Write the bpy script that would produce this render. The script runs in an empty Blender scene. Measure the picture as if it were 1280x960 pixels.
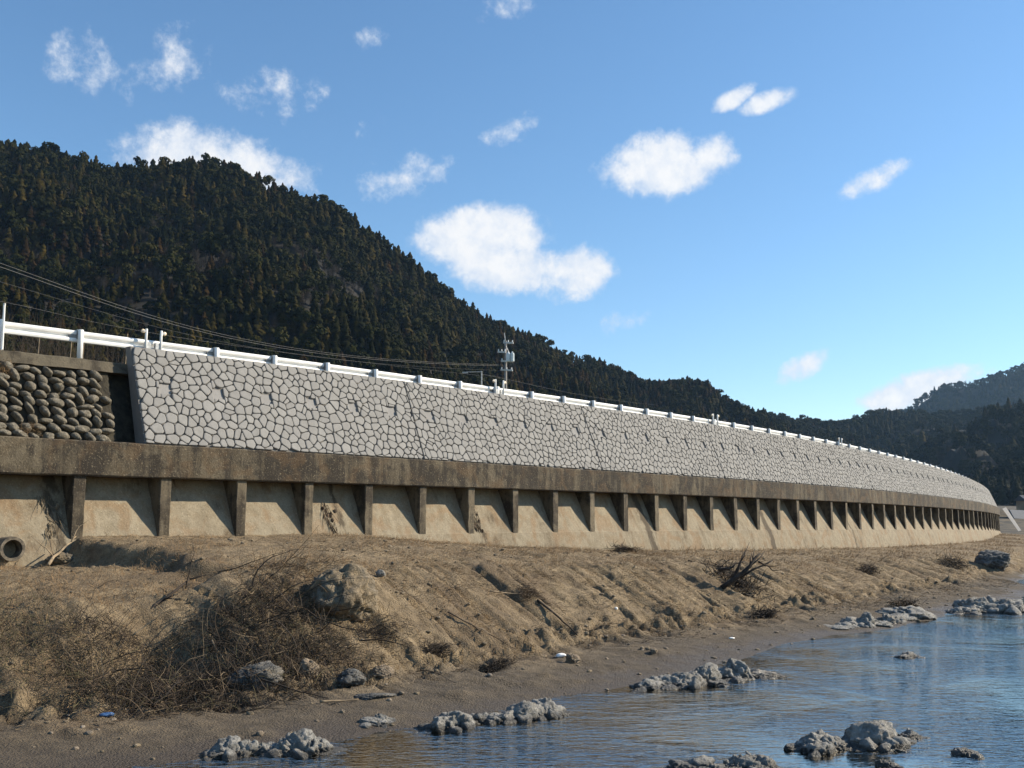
import bpy, math, random
import numpy as np
from mathutils import Vector
R = math.radians
rng = np.random.default_rng(7)
random.seed(7)
scene = bpy.context.scene
col = scene.collection

# ------------------------------------------------------------------ camera, light, exposure
F = 1244.0                       # focal length in pixels of a 1280 px wide picture
PITCH = R(7.74)
CAMZ = 3.0
cam = bpy.data.cameras.new('camera')
camo = bpy.data.objects.new('camera', cam)
col.objects.link(camo)
cam.sensor_width = 36.0
cam.lens = 36.0 * F / 1280.0
cam.clip_start = 0.1
cam.clip_end = 6000
camo.location = (0, 0, CAMZ)
camo.rotation_euler = (R(90) + PITCH, 0, 0)
scene.camera = camo
scene.view_settings.view_transform = 'Standard'
scene.view_settings.look = 'None'
scene.view_settings.gamma = 1
scene.view_settings.use_curve_mapping = False
scene.view_settings.exposure = 0.66
SUN_AZ = R(77.2)                 # clockwise from +Y
SUN_EL = R(32.0)
sun = bpy.data.lights.new('sun', 'SUN')
sun.energy = 5.0
sun.angle = R(0.5)
sun.color = (1.0, 0.885, 0.70)
suno = bpy.data.objects.new('sun', sun)
col.objects.link(suno)
sd = Vector((math.sin(SUN_AZ) * math.cos(SUN_EL), math.cos(SUN_AZ) * math.cos(SUN_EL), math.sin(SUN_EL)))
suno.rotation_euler = (-sd).to_track_quat('-Z', 'Y').to_euler()
scene.cycles.max_bounces = 6
scene.cycles.volume_bounces = 0
scene.cycles.transparent_max_bounces = 12
scene.cycles.use_denoising = True
scene.cycles.sample_clamp_indirect = 5
scene.cycles.sample_clamp_direct = 25
scene.cycles.caustics_reflective = False
scene.cycles.caustics_refractive = False

world = bpy.data.worlds.new('World')
scene.world = world
world.use_nodes = True
SKY_STRENGTH = 0.075


def pix_dir(px, py):
    c, s = math.cos(PITCH), math.sin(PITCH)
    u = (480 - py) / F
    r = (px - 640) / F
    return Vector((r, c - u * s, s + u * c)).normalized()


class NT:
    """small helper to write node trees"""
    def __init__(self, tree):
        self.t = tree
        self.n = tree.nodes
        self.l = tree.links

    def node(self, typ, ins=None, **props):
        nd = self.n.new(typ)
        for k, v in props.items():
            setattr(nd, k, v)
        for k, v in (ins or {}).items():
            sk = nd.inputs[k]
            if isinstance(v, bpy.types.NodeSocket):
                self.l.new(v, sk)
            else:
                sk.default_value = v
        return nd

    def math(self, op, a, b=0.0, c=None, clamp=False):
        ins = {0: a, 1: b}
        if c is not None:
            ins[2] = c
        return self.node('ShaderNodeMath', ins, operation=op, use_clamp=clamp).outputs[0]

    def mix(self, fac, a, b, blend='MIX'):
        nd = self.node('ShaderNodeMix', data_type='RGBA', blend_type=blend)
        for k, v in ((0, fac), (6, a), (7, b)):
            if isinstance(v, bpy.types.NodeSocket):
                self.l.new(v, nd.inputs[k])
            else:
                if k and len(v) == 3:
                    v = (*v, 1)
                nd.inputs[k].default_value = v
        return nd.outputs[2]

    def ramp(self, fac, stops):
        nd = self.node('ShaderNodeValToRGB', {0: fac})
        cr = nd.color_ramp
        while len(cr.elements) < len(stops):
            cr.elements.new(0.5)
        for e, (p, c) in zip(cr.elements, stops):
            e.position = p
            e.color = (*c, 1) if hasattr(c, '__len__') else (c, c, c, 1)
        return nd.outputs[0]

    def noise(self, vec, scale, detail=4, rough=0.55, dist=0.0):
        return self.node('ShaderNodeTexNoise', {'Vector': vec, 'Scale': scale, 'Detail': detail, 'Roughness': rough,
                                                'Distortion': dist}).outputs[0]

    def smooth(self, v, lo, hi):
        return self.node('ShaderNodeMapRange', {0: v, 1: lo, 2: hi, 3: 0.0, 4: 1.0}, interpolation_type='SMOOTHSTEP').outputs[0]


def build_world():
    nt = world.node_tree
    nt.nodes.clear()
    q = NT(nt)
    out = nt.nodes.new('ShaderNodeOutputWorld')
    sky = q.node('ShaderNodeTexSky', sky_type='NISHITA', sun_disc=False, sun_elevation=SUN_EL, sun_rotation=SUN_AZ,
                 altitude=200.0, air_density=1.0, dust_density=0.1, ozone_density=3.0)
    tc = nt.nodes.new('ShaderNodeTexCoord').outputs['Generated']
    n1 = q.noise(tc, 15.0, 9, 0.62, 0.3)
    n2 = q.noise(tc, 48.0, 8, 0.66)
    nb = q.math('ADD', q.math('MULTIPLY', q.math('SUBTRACT', n1, 0.5), 2.4), q.math('MULTIPLY', q.math('SUBTRACT', n2, 0.5), 1.7))
    # x, y, half width, half height in the reference's pixels, tilt, density
    clouds = [(600, 292, 88, 42, 0, 1.25), (720, 342, 55, 34, -10, 1.2), (640, 335, 80, 32, 0, 1.1), (560, 290, 40, 22, 0, 0.6),
              (830, 205, 72, 40, 0, 1.2), (880, 195, 40, 26, -10, 1.0), (790, 215, 50, 28, 0, 0.9), (255, 205, 100, 46, 0, 1.15), (340, 215, 70, 26, 10, 0.6),
              (965, 125, 34, 13, -12, 0.95), (918, 122, 24, 11, -25, 0.7), (636, 162, 34, 18, -25, 0.6), (352, 112, 70, 28, -8, 0.5),
              (105, 84, 46, 32, 30, 0.62), (198, 80, 50, 34, -30, 0.42), (505, 225, 62, 26, -12, 0.45), (625, 12, 40, 16, -10, 0.5),
              (1098, 222, 42, 13, -20, 0.5), (1008, 458, 36, 15, -28, 0.8), (1150, 488, 75, 22, -12, 1.1), (780, 402, 34, 14, -10, 0.35),
              (460, 50, 20, 14, -20, 0.3), (460, 160, 22, 10, -30, 0.25)]
    cam_c = Vector((0, math.cos(PITCH), math.sin(PITCH)))
    total = None
    for (x, y, w, h, tilt, dens) in clouds:
        d = pix_dir(x, y)
        rt = Vector((0, 0, 1)).cross(-d).normalized()
        up = rt.cross(d).normalized()
        if rt.x < 0:
            rt = -rt
        if up.z < 0:
            up = -up
        a = R(-tilt)
        r2 = rt * math.cos(a) + up * math.sin(a)
        u2 = up * math.cos(a) - rt * math.sin(a)
        k = F / (1.0 / (d.dot(cam_c)))  # pixels per radian around this direction
        du = q.node('ShaderNodeVectorMath', {0: tc, 1: r2 * (k / w)}, operation='DOT_PRODUCT').outputs['Value']
        dv = q.node('ShaderNodeVectorMath', {0: tc, 1: u2 * (k / h)}, operation='DOT_PRODUCT').outputs['Value']
        rr = q.math('ADD', q.math('MULTIPLY', du, du), q.math('MULTIPLY', dv, dv))
        m = q.math('MULTIPLY', q.math('SUBTRACT', 1.15, rr), dens)
        m = q.math('MAXIMUM', m, -3.0)
        total = m if total is None else q.math('MAXIMUM', total, m)
    field = q.math('ADD', total, nb)
    front = q.node('ShaderNodeVectorMath', {0: tc, 1: cam_c}, operation='DOT_PRODUCT').outputs['Value']
    mask = q.math('MULTIPLY', q.smooth(field, 0.05, 1.0), q.smooth(front, 0.3, 0.5))
    core = q.smooth(q.math('ADD', field, q.math('MULTIPLY', q.math('SUBTRACT', n2, 0.5), 2.5)), 0.3, 1.9)
    ccol = q.mix(core, (6.7, 7.2, 8.0), (8.7, 8.6, 8.5))
    blue = q.node('ShaderNodeHueSaturation', {'Hue': 0.496, 'Saturation': 1.10, 'Value': 1.52, 'Fac': 1.0, 'Color': sky.outputs[0]}).outputs[0]
    body = q.mix(q.math('MULTIPLY', mask, 0.95), blue, ccol)
    bg = q.node('ShaderNodeBackground', {'Color': body, 'Strength': SKY_STRENGTH})
    nt.links.new(bg.outputs[0], out.inputs['Surface'])


build_world()

# ------------------------------------------------------------------ helpers
def tag(o, label=None, cat=None, group=None, kind=None):
    for k, v in (('label', label), ('category', cat), ('group', group), ('kind', kind)):
        if v:
            o[k] = v
    return o


def empty(name, loc=(0, 0, 0), label=None, cat=None, group=None, rz=0.0):
    o = bpy.data.objects.new(name, None)
    o.location = loc
    o.rotation_euler = (0, 0, rz)
    o.empty_display_size = 0.3
    col.objects.link(o)
    return tag(o, label, cat, group)


class MB:
    def __init__(self):
        self.v, self.f, self.k = [], [], 0

    def add(self, verts, faces):
        verts = np.asarray(verts, float).reshape(-1, 3)
        if isinstance(faces, np.ndarray):
            faces = (faces + self.k).tolist()
        else:
            faces = [[i + self.k for i in f] for f in faces]
        self.v.append(verts)
        self.f.extend(faces)
        self.k += len(verts)

    def mesh(self, name, smooth=False):
        me = bpy.data.meshes.new(name)
        me.from_pydata(np.concatenate(self.v).tolist(), [], self.f)
        if smooth:
            me.polygons.foreach_set('use_smooth', np.ones(len(me.polygons), bool))
        me.update()
        return me

    def build(self, name, mat, parent=None, smooth=False, loc=None):
        me = self.mesh(name, smooth)
        me.materials.append(mat)
        return link(name, me, parent, loc)


def link(name, me, parent=None, loc=None):
    o = bpy.data.objects.new(name, me)
    if loc is not None:
        o.location = loc
    if parent is not None:
        o.parent = parent
        if parent.type == 'EMPTY' and loc is None:
            o.matrix_parent_inverse = parent_inv(parent)
    col.objects.link(o)
    return o


def parent_inv(p):
    from mathutils import Matrix
    return (Matrix.Translation(p.location) @ p.rotation_euler.to_matrix().to_4x4()).inverted()


def grid_faces(nr, nc, close_c=False):
    i = np.arange(nr - 1)[:, None]
    j = np.arange(nc if close_c else nc - 1)[None, :]
    j2 = (j + 1) % nc
    f = np.stack([i * nc + j, i * nc + j2, (i + 1) * nc + j2, (i + 1) * nc + j], -1)
    return f.reshape(-1, 4)


def box_mb(mb, c, sx, sy, sz, ax=None, bev=0.0):
    """box centred at c; ax = 3 unit axes"""
    c = np.array(c, float)
    ax = np.eye(3) if ax is None else np.array(ax, float)
    p = []
    for z in (-1, 1):
        for y in (-1, 1):
            for x in (-1, 1):
                p.append(c + ax[0] * x * sx / 2 + ax[1] * y * sy / 2 + ax[2] * z * sz / 2)
    mb.add(p, [[0, 2, 3, 1], [4, 5, 7, 6], [0, 1, 5, 4], [2, 6, 7, 3], [0, 4, 6, 2], [1, 3, 7, 5]])


def tube(mb, pts, rad, sides=6, cap=True):
    pts = np.asarray(pts, float)
    n = len(pts)
    rad = np.broadcast_to(np.asarray(rad, float), (n,))
    t = np.gradient(pts, axis=0)
    t /= np.linalg.norm(t, axis=1, keepdims=True) + 1e-9
    ref = np.array([0, 0, 1.0]) if abs(t[0][2]) < 0.9 else np.array([1.0, 0, 0])
    a = np.cross(t, ref)
    a /= np.linalg.norm(a, axis=1, keepdims=True) + 1e-9
    b = np.cross(t, a)
    ang = np.arange(sides) * 2 * np.pi / sides
    v = pts[:, None] + rad[:, None, None] * (np.cos(ang)[None, :, None] * a[:, None] + np.sin(ang)[None, :, None] * b[:, None])
    k0 = mb.k
    mb.add(v, grid_faces(n, sides, True))
    if cap:
        mb.f.append([k0 + i for i in range(sides)][::-1])
        mb.f.append([k0 + (n - 1) * sides + i for i in range(sides)])


def lathe(mb, prof, c, ax=(0, 0, 1), sides=14):
    """prof: list of (radius, height) along ax from c"""
    ax = np.array(ax, float)
    ax /= np.linalg.norm(ax)
    c = np.array(c, float)
    pts = [c + ax * h for r, h in prof]
    ref = np.array([0, 0, 1.0]) if abs(ax[2]) < 0.9 else np.array([1.0, 0, 0])
    a = np.cross(ax, ref); a /= np.linalg.norm(a)
    b = np.cross(ax, a)
    ang = np.arange(sides) * 2 * np.pi / sides
    v = []
    for (r, h), p in zip(prof, pts):
        v.append(p + r * (np.cos(ang)[:, None] * a + np.sin(ang)[:, None] * b))
    mb.add(np.array(v), grid_faces(len(prof), sides, True))


def twigs(mb, base, dirs, length, rad, bend=0.35, K=5, sag=0.0, r=rng):
    """many thin three-sided twigs at once"""
    base = np.asarray(base, float)
    N = len(base)
    d = dirs / (np.linalg.norm(dirs, axis=1, keepdims=True) + 1e-9)
    length = np.broadcast_to(length, (N,))
    rad = np.broadcast_to(rad, (N,))
    P = [base]
    cur = d.copy()
    drift = r.normal(0, bend, (N, 3))
    for k in range(K - 1):
        P.append(P[-1] + cur * (length / (K - 1))[:, None])
        cur = cur + drift / (K - 1) + r.normal(0, bend * 0.35, (N, 3))
        cur[:, 2] -= sag / (K - 1)
        cur /= np.linalg.norm(cur, axis=1, keepdims=True)
    P = np.stack(P, 1)
    a = np.cross(d, np.array([0.31, 0.52, 0.8]))
    a /= np.linalg.norm(a, axis=1, keepdims=True) + 1e-9
    b = np.cross(d, a)
    ang = np.arange(3) * 2 * np.pi / 3
    taper = np.linspace(1, 0.3, K)
    off = np.cos(ang)[None, :, None] * a[:, None] + np.sin(ang)[None, :, None] * b[:, None]
    V = P[:, :, None] + off[:, None] * (rad[:, None] * taper[None])[:, :, None, None]
    f1 = grid_faces(K, 3, True)
    F_ = (f1[None] + (np.arange(N) * K * 3)[:, None, None]).reshape(-1, 4)
    mb.add(V.reshape(-1, 3), F_)
    return P


def hash3(ix, iy, iz, seed):
    h = (ix * 374761393 + iy * 668265263 + iz * 2147483647 + seed * 974711) & 0xFFFFFFFF
    h = ((h ^ (h >> 13)) * 1274126177) & 0xFFFFFFFF
    h = ((h ^ (h >> 16)) * 2246822519) & 0xFFFFFFFF
    return ((h ^ (h >> 15)) & 0xFFFFFF) / float(0xFFFFFF)


def vnoise(x, y, z=0.0, seed=0):
    x, y, z = np.broadcast_arrays(np.asarray(x, float), np.asarray(y, float), np.asarray(z, float))
    ix, iy, iz = np.floor(x).astype(np.int64), np.floor(y).astype(np.int64), np.floor(z).astype(np.int64)
    fx, fy, fz = x - ix, y - iy, z - iz
    fx, fy, fz = [t * t * (3 - 2 * t) for t in (fx, fy, fz)]
    o = 0
    for dx in (0, 1):
        for dy in (0, 1):
            for dz in (0, 1):
                w = (fx if dx else 1 - fx) * (fy if dy else 1 - fy) * (fz if dz else 1 - fz)
                o = o + w * hash3(ix + dx, iy + dy, iz + dz, seed)
    return o * 2 - 1


def fbm(x, y, z=0.0, oct=4, seed=0, gain=0.5):
    o, a, s = 0, 1.0, 1.0
    for k in range(oct):
        o = o + a * vnoise(np.asarray(x) * s, np.asarray(y) * s, np.asarray(z) * s, seed + k * 17)
        a *= gain
        s *= 2.03
    return o


# ------------------------------------------------------------------ the wall's plan: s runs along it, n out towards the river
PP = [-11.42, 25.9448, 0.7595, 0.002, 0.0004, 0.004, 0.0018, 0.0039, 0.0053, 0.0052]
DS = 0.25
_ss = np.arange(0, 160, DS)
_kn = np.interp(_ss, [0, 20, 40, 60, 80, 100, 120], PP[3:10])
_th = PP[2] - np.concatenate([[0], np.cumsum(_kn[:-1] * DS)])
_cx = PP[0] + np.concatenate([[0], np.cumsum(np.sin(_th[:-1]) * DS)])
_cy = PP[1] + np.concatenate([[0], np.cumsum(np.cos(_th[:-1]) * DS)])
_sb = np.arange(-90, 0, DS)
_cx = np.concatenate([PP[0] + _sb * math.sin(PP[2]), _cx])
_cy = np.concatenate([PP[1] + _sb * math.cos(PP[2]), _cy])
_th = np.concatenate([np.full(len(_sb), PP[2]), _th])
_ss = np.concatenate([_sb, _ss])


def at(s, n, z=0.0):
    s = np.asarray(s, float)
    T = np.interp(s, _ss, _th)
    X = np.interp(s, _ss, _cx) + n * np.cos(T)
    Y = np.interp(s, _ss, _cy) - n * np.sin(T)
    return np.stack(np.broadcast_arrays(X, Y, np.asarray(z, float)), -1)


def theta(s):
    return float(np.interp(s, _ss, _th))


def axes(s):
    t = theta(s)
    return np.array([[math.sin(t), math.cos(t), 0], [math.cos(t), -math.sin(t), 0], [0, 0, 1]])   # along, out, up


def to_sn(x, y):
    x = np.atleast_1d(np.asarray(x, float)); y = np.atleast_1d(np.asarray(y, float))
    S = np.empty(x.shape); N = np.empty(x.shape)
    for i in range(len(x)):
        j = np.argmin((_cx - x[i]) ** 2 + (_cy - y[i]) ** 2)
        t = _th[j]
        dx, dy = x[i] - _cx[j], y[i] - _cy[j]
        S[i] = _ss[j] + dx * math.sin(t) + dy * math.cos(t)
        N[i] = dx * math.cos(t) - dy * math.sin(t)
    return S, N


def zq(c, s):
    q = np.clip(np.asarray(s, float), -16, 130) / 50
    return CAMZ + c[0] + c[1] * q + c[2] * q * q


z_rail = lambda s: zq([4.9807, .3161, -.5371], s)      # top of the guard rail
z_rib = lambda s: zq([-.4698, .085, -.2275], s)        # foot of the buttresses
z_btop = lambda s: zq([1.9334, .0704, -.215], s)
z_bbot = lambda s: zq([1.0623, .0998, -.202], s)
S0, S1 = -18.0, 118.0


def strip(mb, ss, prof, noise=0.0, seed=0, caps=True, closed=True):
    """prof(s) -> list of (n, z); swept along the plan"""
    rows = []
    for s in ss:
        pr = np.array(prof(s), float)
        rows.append(at(np.full(len(pr), s), pr[:, 0], pr[:, 1]))
    V = np.array(rows)
    if noise:
        d = fbm(V[..., 0] * 3, V[..., 1] * 3, V[..., 2] * 3, 4, seed) * noise
        V[..., 2] += d * 0.6
        T = np.interp(ss, _ss, _th)[:, None]
        V[..., 0] += d * np.cos(T)
        V[..., 1] -= d * np.sin(T)
    k0 = mb.k
    nc = V.shape[1]
    mb.add(V, grid_faces(len(ss), nc, closed))
    if caps and closed:
        mb.f.append([k0 + i for i in range(nc)])
        mb.f.append([k0 + (len(ss) - 1) * nc + i for i in range(nc)][::-1])


# ------------------------------------------------------------------ materials
def mat_base(name):
    m = bpy.data.materials.new(name)
    m.use_nodes = True
    nt = m.node_tree
    b = nt.nodes['Principled BSDF']
    return m, NT(nt), b


def obj_coord(q, scale=(1, 1, 1)):
    tc = q.node('ShaderNodeTexCoord').outputs['Object']
    geo = q.node('ShaderNodeNewGeometry').outputs['Position']
    return q.node('ShaderNodeMapping', {'Vector': geo, 'Scale': scale}).outputs[0]


def bump(q, b, h, dist, strength=1.0):
    bn = q.node('ShaderNodeBump', {'Height': h, 'Distance': dist, 'Strength': strength})
    q.l.new(bn.outputs[0], b.inputs['Normal'])


def simple(name, color, rough=0.6, metal=0.0, var=0.15, nscale=6.0, bumpd=0.0):
    m, q, b = mat_base(name)
    p = obj_coord(q)
    n = q.noise(p, nscale, 5, 0.6)
    c2 = tuple(c * (1 - var * 1.6) for c in color)
    c3 = tuple(min(1, c * (1 + var)) for c in color)
    q.l.new(q.mix(q.smooth(n, 0.3, 0.7), c2, c3), b.inputs['Base Color'])
    b.inputs['Roughness'].default_value = rough
    b.inputs['Metallic'].default_value = metal
    if bumpd:
        bump(q, b, q.noise(p, nscale * 4, 4), bumpd)
    return m


def concrete(name, light, dark, stain, stain_lo, stain_hi, streak=0.5, bumpd=0.01, orange=None, speck=0.25):
    m, q, b = mat_base(name)
    p = obj_coord(q)
    big = q.noise(p, 0.55, 6, 0.62, 0.4)
    ps = obj_coord(q, (1.6, 1.6, 0.16))
    st = q.noise(ps, 1.9, 6, 0.65)
    fine = q.noise(p, 22.0, 5, 0.65)
    mid = q.noise(p, 3.2, 6, 0.65)
    base = q.mix(q.smooth(mid, 0.28, 0.72), dark, light)
    sf = q.math('ADD', q.math('MULTIPLY', big, 1 - streak * 0.5), q.math('MULTIPLY', st, streak * 0.5))
    sf = q.math('ADD', sf, q.math('MULTIPLY', q.math('SUBTRACT', mid, 0.5), 0.35))
    c = q.mix(q.smooth(sf, stain_lo, stain_hi), base, stain)
    if orange:
        o = q.noise(p, 1.3, 5, 0.6, 0.8)
        c = q.mix(q.math('MULTIPLY', q.smooth(o, 0.46, 0.66), 0.5), c, orange)
    c = q.mix(q.math('MULTIPLY', q.smooth(fine, 0.56, 0.7), speck), c, tuple(min(1, x * 1.7) for x in light))
    c = q.mix(q.math('MULTIPLY', q.smooth(fine, 0.45, 0.3), speck * 1.6), c, tuple(x * 0.5 for x in dark))
    if name == 'new_panel_concrete':
        ri = q.node('ShaderNodeNewGeometry').outputs['Random Per Island']
        c = q.mix(q.math('MULTIPLY', ri, 0.30), c, (0.16, 0.152, 0.145))
    if name == 'old_wall_concrete':
        sa_ = q.node('ShaderNodeAttribute', attribute_name='stain').outputs['Fac']
        sm = q.math('ADD', sa_, q.math('MULTIPLY', q.math('SUBTRACT', q.noise(obj_coord(q, (2.4, 2.4, 0.7)), 2.2, 6, 0.7), 0.5), 1.6))
        c = q.mix(q.math('MULTIPLY', q.smooth(sm, 0.45, 0.8), 0.85), c, (0.048, 0.034, 0.020))
    q.l.new(c, b.inputs['Base Color'])
    b.inputs['Roughness'].default_value = 0.93
    bump(q, b, q.math('ADD', fine, q.math('MULTIPLY', mid, 1.5)), bumpd)
    return m


M = {}
M['beam'] = concrete('weathered_beam_concrete', (0.145, 0.118, 0.078), (0.062, 0.047, 0.028), (0.022, 0.016, 0.010), 0.41, 0.53, 0.95, 0.016, (0.105, 0.062, 0.028), 0.75)
M['slope'] = concrete('old_wall_concrete', (0.275, 0.232, 0.163), (0.190, 0.154, 0.102), (0.10, 0.072, 0.042), 0.50, 0.68, 0.9, 0.012, (0.20, 0.115, 0.052), 0.4)
M['rib'] = concrete('buttress_concrete', (0.185, 0.150, 0.100), (0.10, 0.078, 0.049), (0.032, 0.024, 0.015), 0.43, 0.58, 0.8, 0.012, None, 0.4)
M['block'] = concrete('new_panel_concrete', (0.280, 0.270, 0.254), (0.230, 0.221, 0.207), (0.175, 0.167, 0.155), 0.55, 0.75, 0.4, 0.006, None, 0.12)
M['groove'] = concrete('panel_groove_concrete', (0.155, 0.146, 0.136), (0.125, 0.117, 0.108), (0.09, 0.084, 0.077), 0.55, 0.75, 0.4, 0.006, None, 0.12)
M['insert'] = concrete('drain_insert_concrete', (0.26, 0.25, 0.24), (0.22, 0.21, 0.20), (0.19, 0.18, 0.17), 0.55, 0.75, 0.4, 0.004, None, 0.12)
M['coping'] = concrete('mossy_coping_concrete', (0.125, 0.105, 0.072), (0.08, 0.065, 0.043), (0.035, 0.027, 0.017), 0.45, 0.62, 0.5, 0.015, None, 0.4)
M['mortar'] = simple('dark_mossy_mortar', (0.035, 0.029, 0.018), 0.95, 0, 0.4, 5, 0.02)
M['white'] = simple('white_painted_steel', (0.80, 0.79, 0.76), 0.45, 0, 0.05, 3)
M['galv'] = simple('galvanised_steel', (0.42, 0.42, 0.41), 0.5, 0.3, 0.2, 12)
M['bracket'] = simple('dull_bracket_steel', (0.26, 0.25, 0.235), 0.6, 0.2, 0.2, 12)
M['lens'] = simple('orange_reflector_lens', (0.75, 0.60, 0.42), 0.2, 0, 0.1, 30)
M['pole'] = simple('utility_pole_concrete', (0.17, 0.16, 0.15), 0.8, 0, 0.15, 3)
M['tank'] = simple('transformer_paint', (0.50, 0.55, 0.56), 0.45, 0.1, 0.1, 4)
M['wire'] = simple('black_cable', (0.05, 0.05, 0.05), 0.7, 0, 0.1, 2)
M['wire_grey'] = simple('weathered_cable', (0.20, 0.19, 0.18), 0.5, 0.2, 0.1, 2)
M['twig'] = simple('dead_twig', (0.085, 0.057, 0.034), 0.9, 0, 0.45, 2.2)
M['twig_pale'] = simple('bleached_twig', (0.25, 0.185, 0.115), 0.9, 0, 0.3, 3)
M['twig_dark'] = simple('dark_root_wood', (0.035, 0.024, 0.016), 0.9, 0, 0.4, 5)
M['straw'] = simple('dry_straw', (0.25, 0.160, 0.080), 0.9, 0, 0.35, 1.6)
M['straw_green'] = simple('olive_dry_weed', (0.095, 0.080, 0.036), 0.9, 0, 0.4, 1.6)
M['bark'] = simple('cedar_bark', (0.07, 0.05, 0.038), 0.95, 0, 0.3, 2)
M['asphalt'] = simple('asphalt', (0.055, 0.055, 0.055), 0.9, 0, 0.2, 8, 0.004)
M['clay'] = simple('clay_pipe_concrete', (0.15, 0.122, 0.088), 0.9, 0, 0.35, 8, 0.006)
M['foam'] = simple('white_foam_scrap', (0.8, 0.79, 0.76), 0.6, 0, 0.05, 8)
M['red'] = simple('red_plastic', (0.42, 0.05, 0.04), 0.5, 0, 0.15, 20)
M['blue'] = simple('blue_plastic_film', (0.06, 0.13, 0.28), 0.4, 0, 0.4, 10)
M['house'] = simple('ochre_house_wall', (0.42, 0.27, 0.16), 0.85, 0, 0.15, 0.5)
M['roof'] = simple('dark_tile_roof', (0.07, 0.07, 0.075), 0.6, 0, 0.2, 1)
M['glass'] = simple('dark_window_glass', (0.03, 0.035, 0.04), 0.15, 0, 0.1, 1)


def foliage(name, ramp, trans=0.15):
    m, q, b = mat_base(name)
    oi = q.node('ShaderNodeObjectInfo')
    p = obj_coord(q)
    n = q.noise(p, 0.55, 3, 0.6)
    patch = q.noise(p, 0.018, 3, 0.6)
    f = q.math('ADD', q.math('MULTIPLY', oi.outputs['Random'], 0.75), q.math('MULTIPLY', q.math('SUBTRACT', n, 0.5), 0.9))
    f = q.math('ADD', f, q.math('MULTIPLY', q.math('SUBTRACT', patch, 0.42), 0.7), clamp=True)
    q.l.new(q.ramp(f, ramp), b.inputs['Base Color'])
    b.inputs['Roughness'].default_value = 0.8
    b.inputs['Specular IOR Level'].default_value = 0.05
    return m


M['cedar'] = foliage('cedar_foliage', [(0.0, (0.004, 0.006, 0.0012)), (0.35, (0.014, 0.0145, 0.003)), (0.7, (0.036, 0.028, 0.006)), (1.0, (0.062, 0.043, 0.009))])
M['rust'] = foliage('rusty_cedar_foliage', [(0.0, (0.010, 0.006, 0.002)), (0.5, (0.024, 0.014, 0.004)), (1.0, (0.046, 0.026, 0.007))])
M['broad'] = foliage('broadleaf_foliage', [(0.0, (0.006, 0.008, 0.002)), (0.45, (0.018, 0.020, 0.004)), (0.8, (0.033, 0.030, 0.008)), (1.0, (0.048, 0.036, 0.012))])
M['bare'] = foliage('bare_branches', [(0.0, (0.026, 0.020, 0.015)), (0.6, (0.05, 0.041, 0.032)), (1.0, (0.08, 0.066, 0.052))])


def soil_material():
    m, q, b = mat_base('river_bank_soil')
    p = obj_coord(q)
    sep = q.node('ShaderNodeSeparateXYZ', {0: q.node('ShaderNodeNewGeometry').outputs['Position']})
    z = sep.outputs[2]
    big = q.noise(p, 0.45, 6, 0.6)
    mid = q.noise(p, 3.0, 7, 0.68, 0.3)
    fine = q.noise(p, 26.0, 6, 0.72)
    grit = q.node('ShaderNodeTexVoronoi', {'Vector': p, 'Scale': 34.0}).outputs['Distance']
    c = q.mix(q.smooth(mid, 0.3, 0.72), (0.130, 0.093, 0.051), (0.325, 0.240, 0.138))
    c = q.mix(q.math('MULTIPLY', q.smooth(big, 0.48, 0.66), 0.75), c, (0.135, 0.090, 0.048))
    c = q.mix(q.math('MULTIPLY', q.smooth(fine, 0.55, 0.68), 0.55), c, (0.40, 0.31, 0.20))
    c = q.mix(q.math('MULTIPLY', q.smooth(fine, 0.46, 0.32), 0.8), c, (0.055, 0.037, 0.023))
    rt = q.noise(p, 9.0, 6, 0.75, 1.2)
    c = q.mix(q.math('MULTIPLY', q.smooth(rt, 0.55, 0.66), 0.55), c, (0.085, 0.056, 0.031))
    # sand flat near the water is damp, finer and darker; the river bed is dark silt
    damp = q.math('ADD', z, q.math('MULTIPLY', q.math('SUBTRACT', big, 0.5), 0.30))
    damp = q.math('ADD', damp, q.math('MULTIPLY', q.math('SUBTRACT', mid, 0.5), 0.10))
    wet = q.smooth(damp, 0.34, 0.10)
    c = q.mix(wet, c, q.mix(q.smooth(mid, 0.3, 0.7), (0.075, 0.056, 0.036), (0.125, 0.096, 0.063)))
    soaked = q.smooth(damp, 0.12, 0.01)
    c = q.mix(soaked, c, (0.062, 0.043, 0.026))
    bed = q.smooth(z, -0.02, -0.30)
    c = q.mix(bed, c, q.mix(q.smooth(mid, 0.35, 0.65), (0.16, 0.112, 0.055), (0.34, 0.240, 0.122)))
    q.l.new(c, b.inputs['Base Color'])
    q.l.new(q.math('SUBTRACT', 0.95, q.math('MULTIPLY', soaked, 0.45)), b.inputs['Roughness'])
    h = q.math('ADD', q.math('MULTIPLY', mid, 2.2), q.math('ADD', fine, q.math('MULTIPLY', grit, 0.5)))
    bump(q, b, h, 0.055, 1.0)
    return m


M['soil'] = soil_material()


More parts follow.
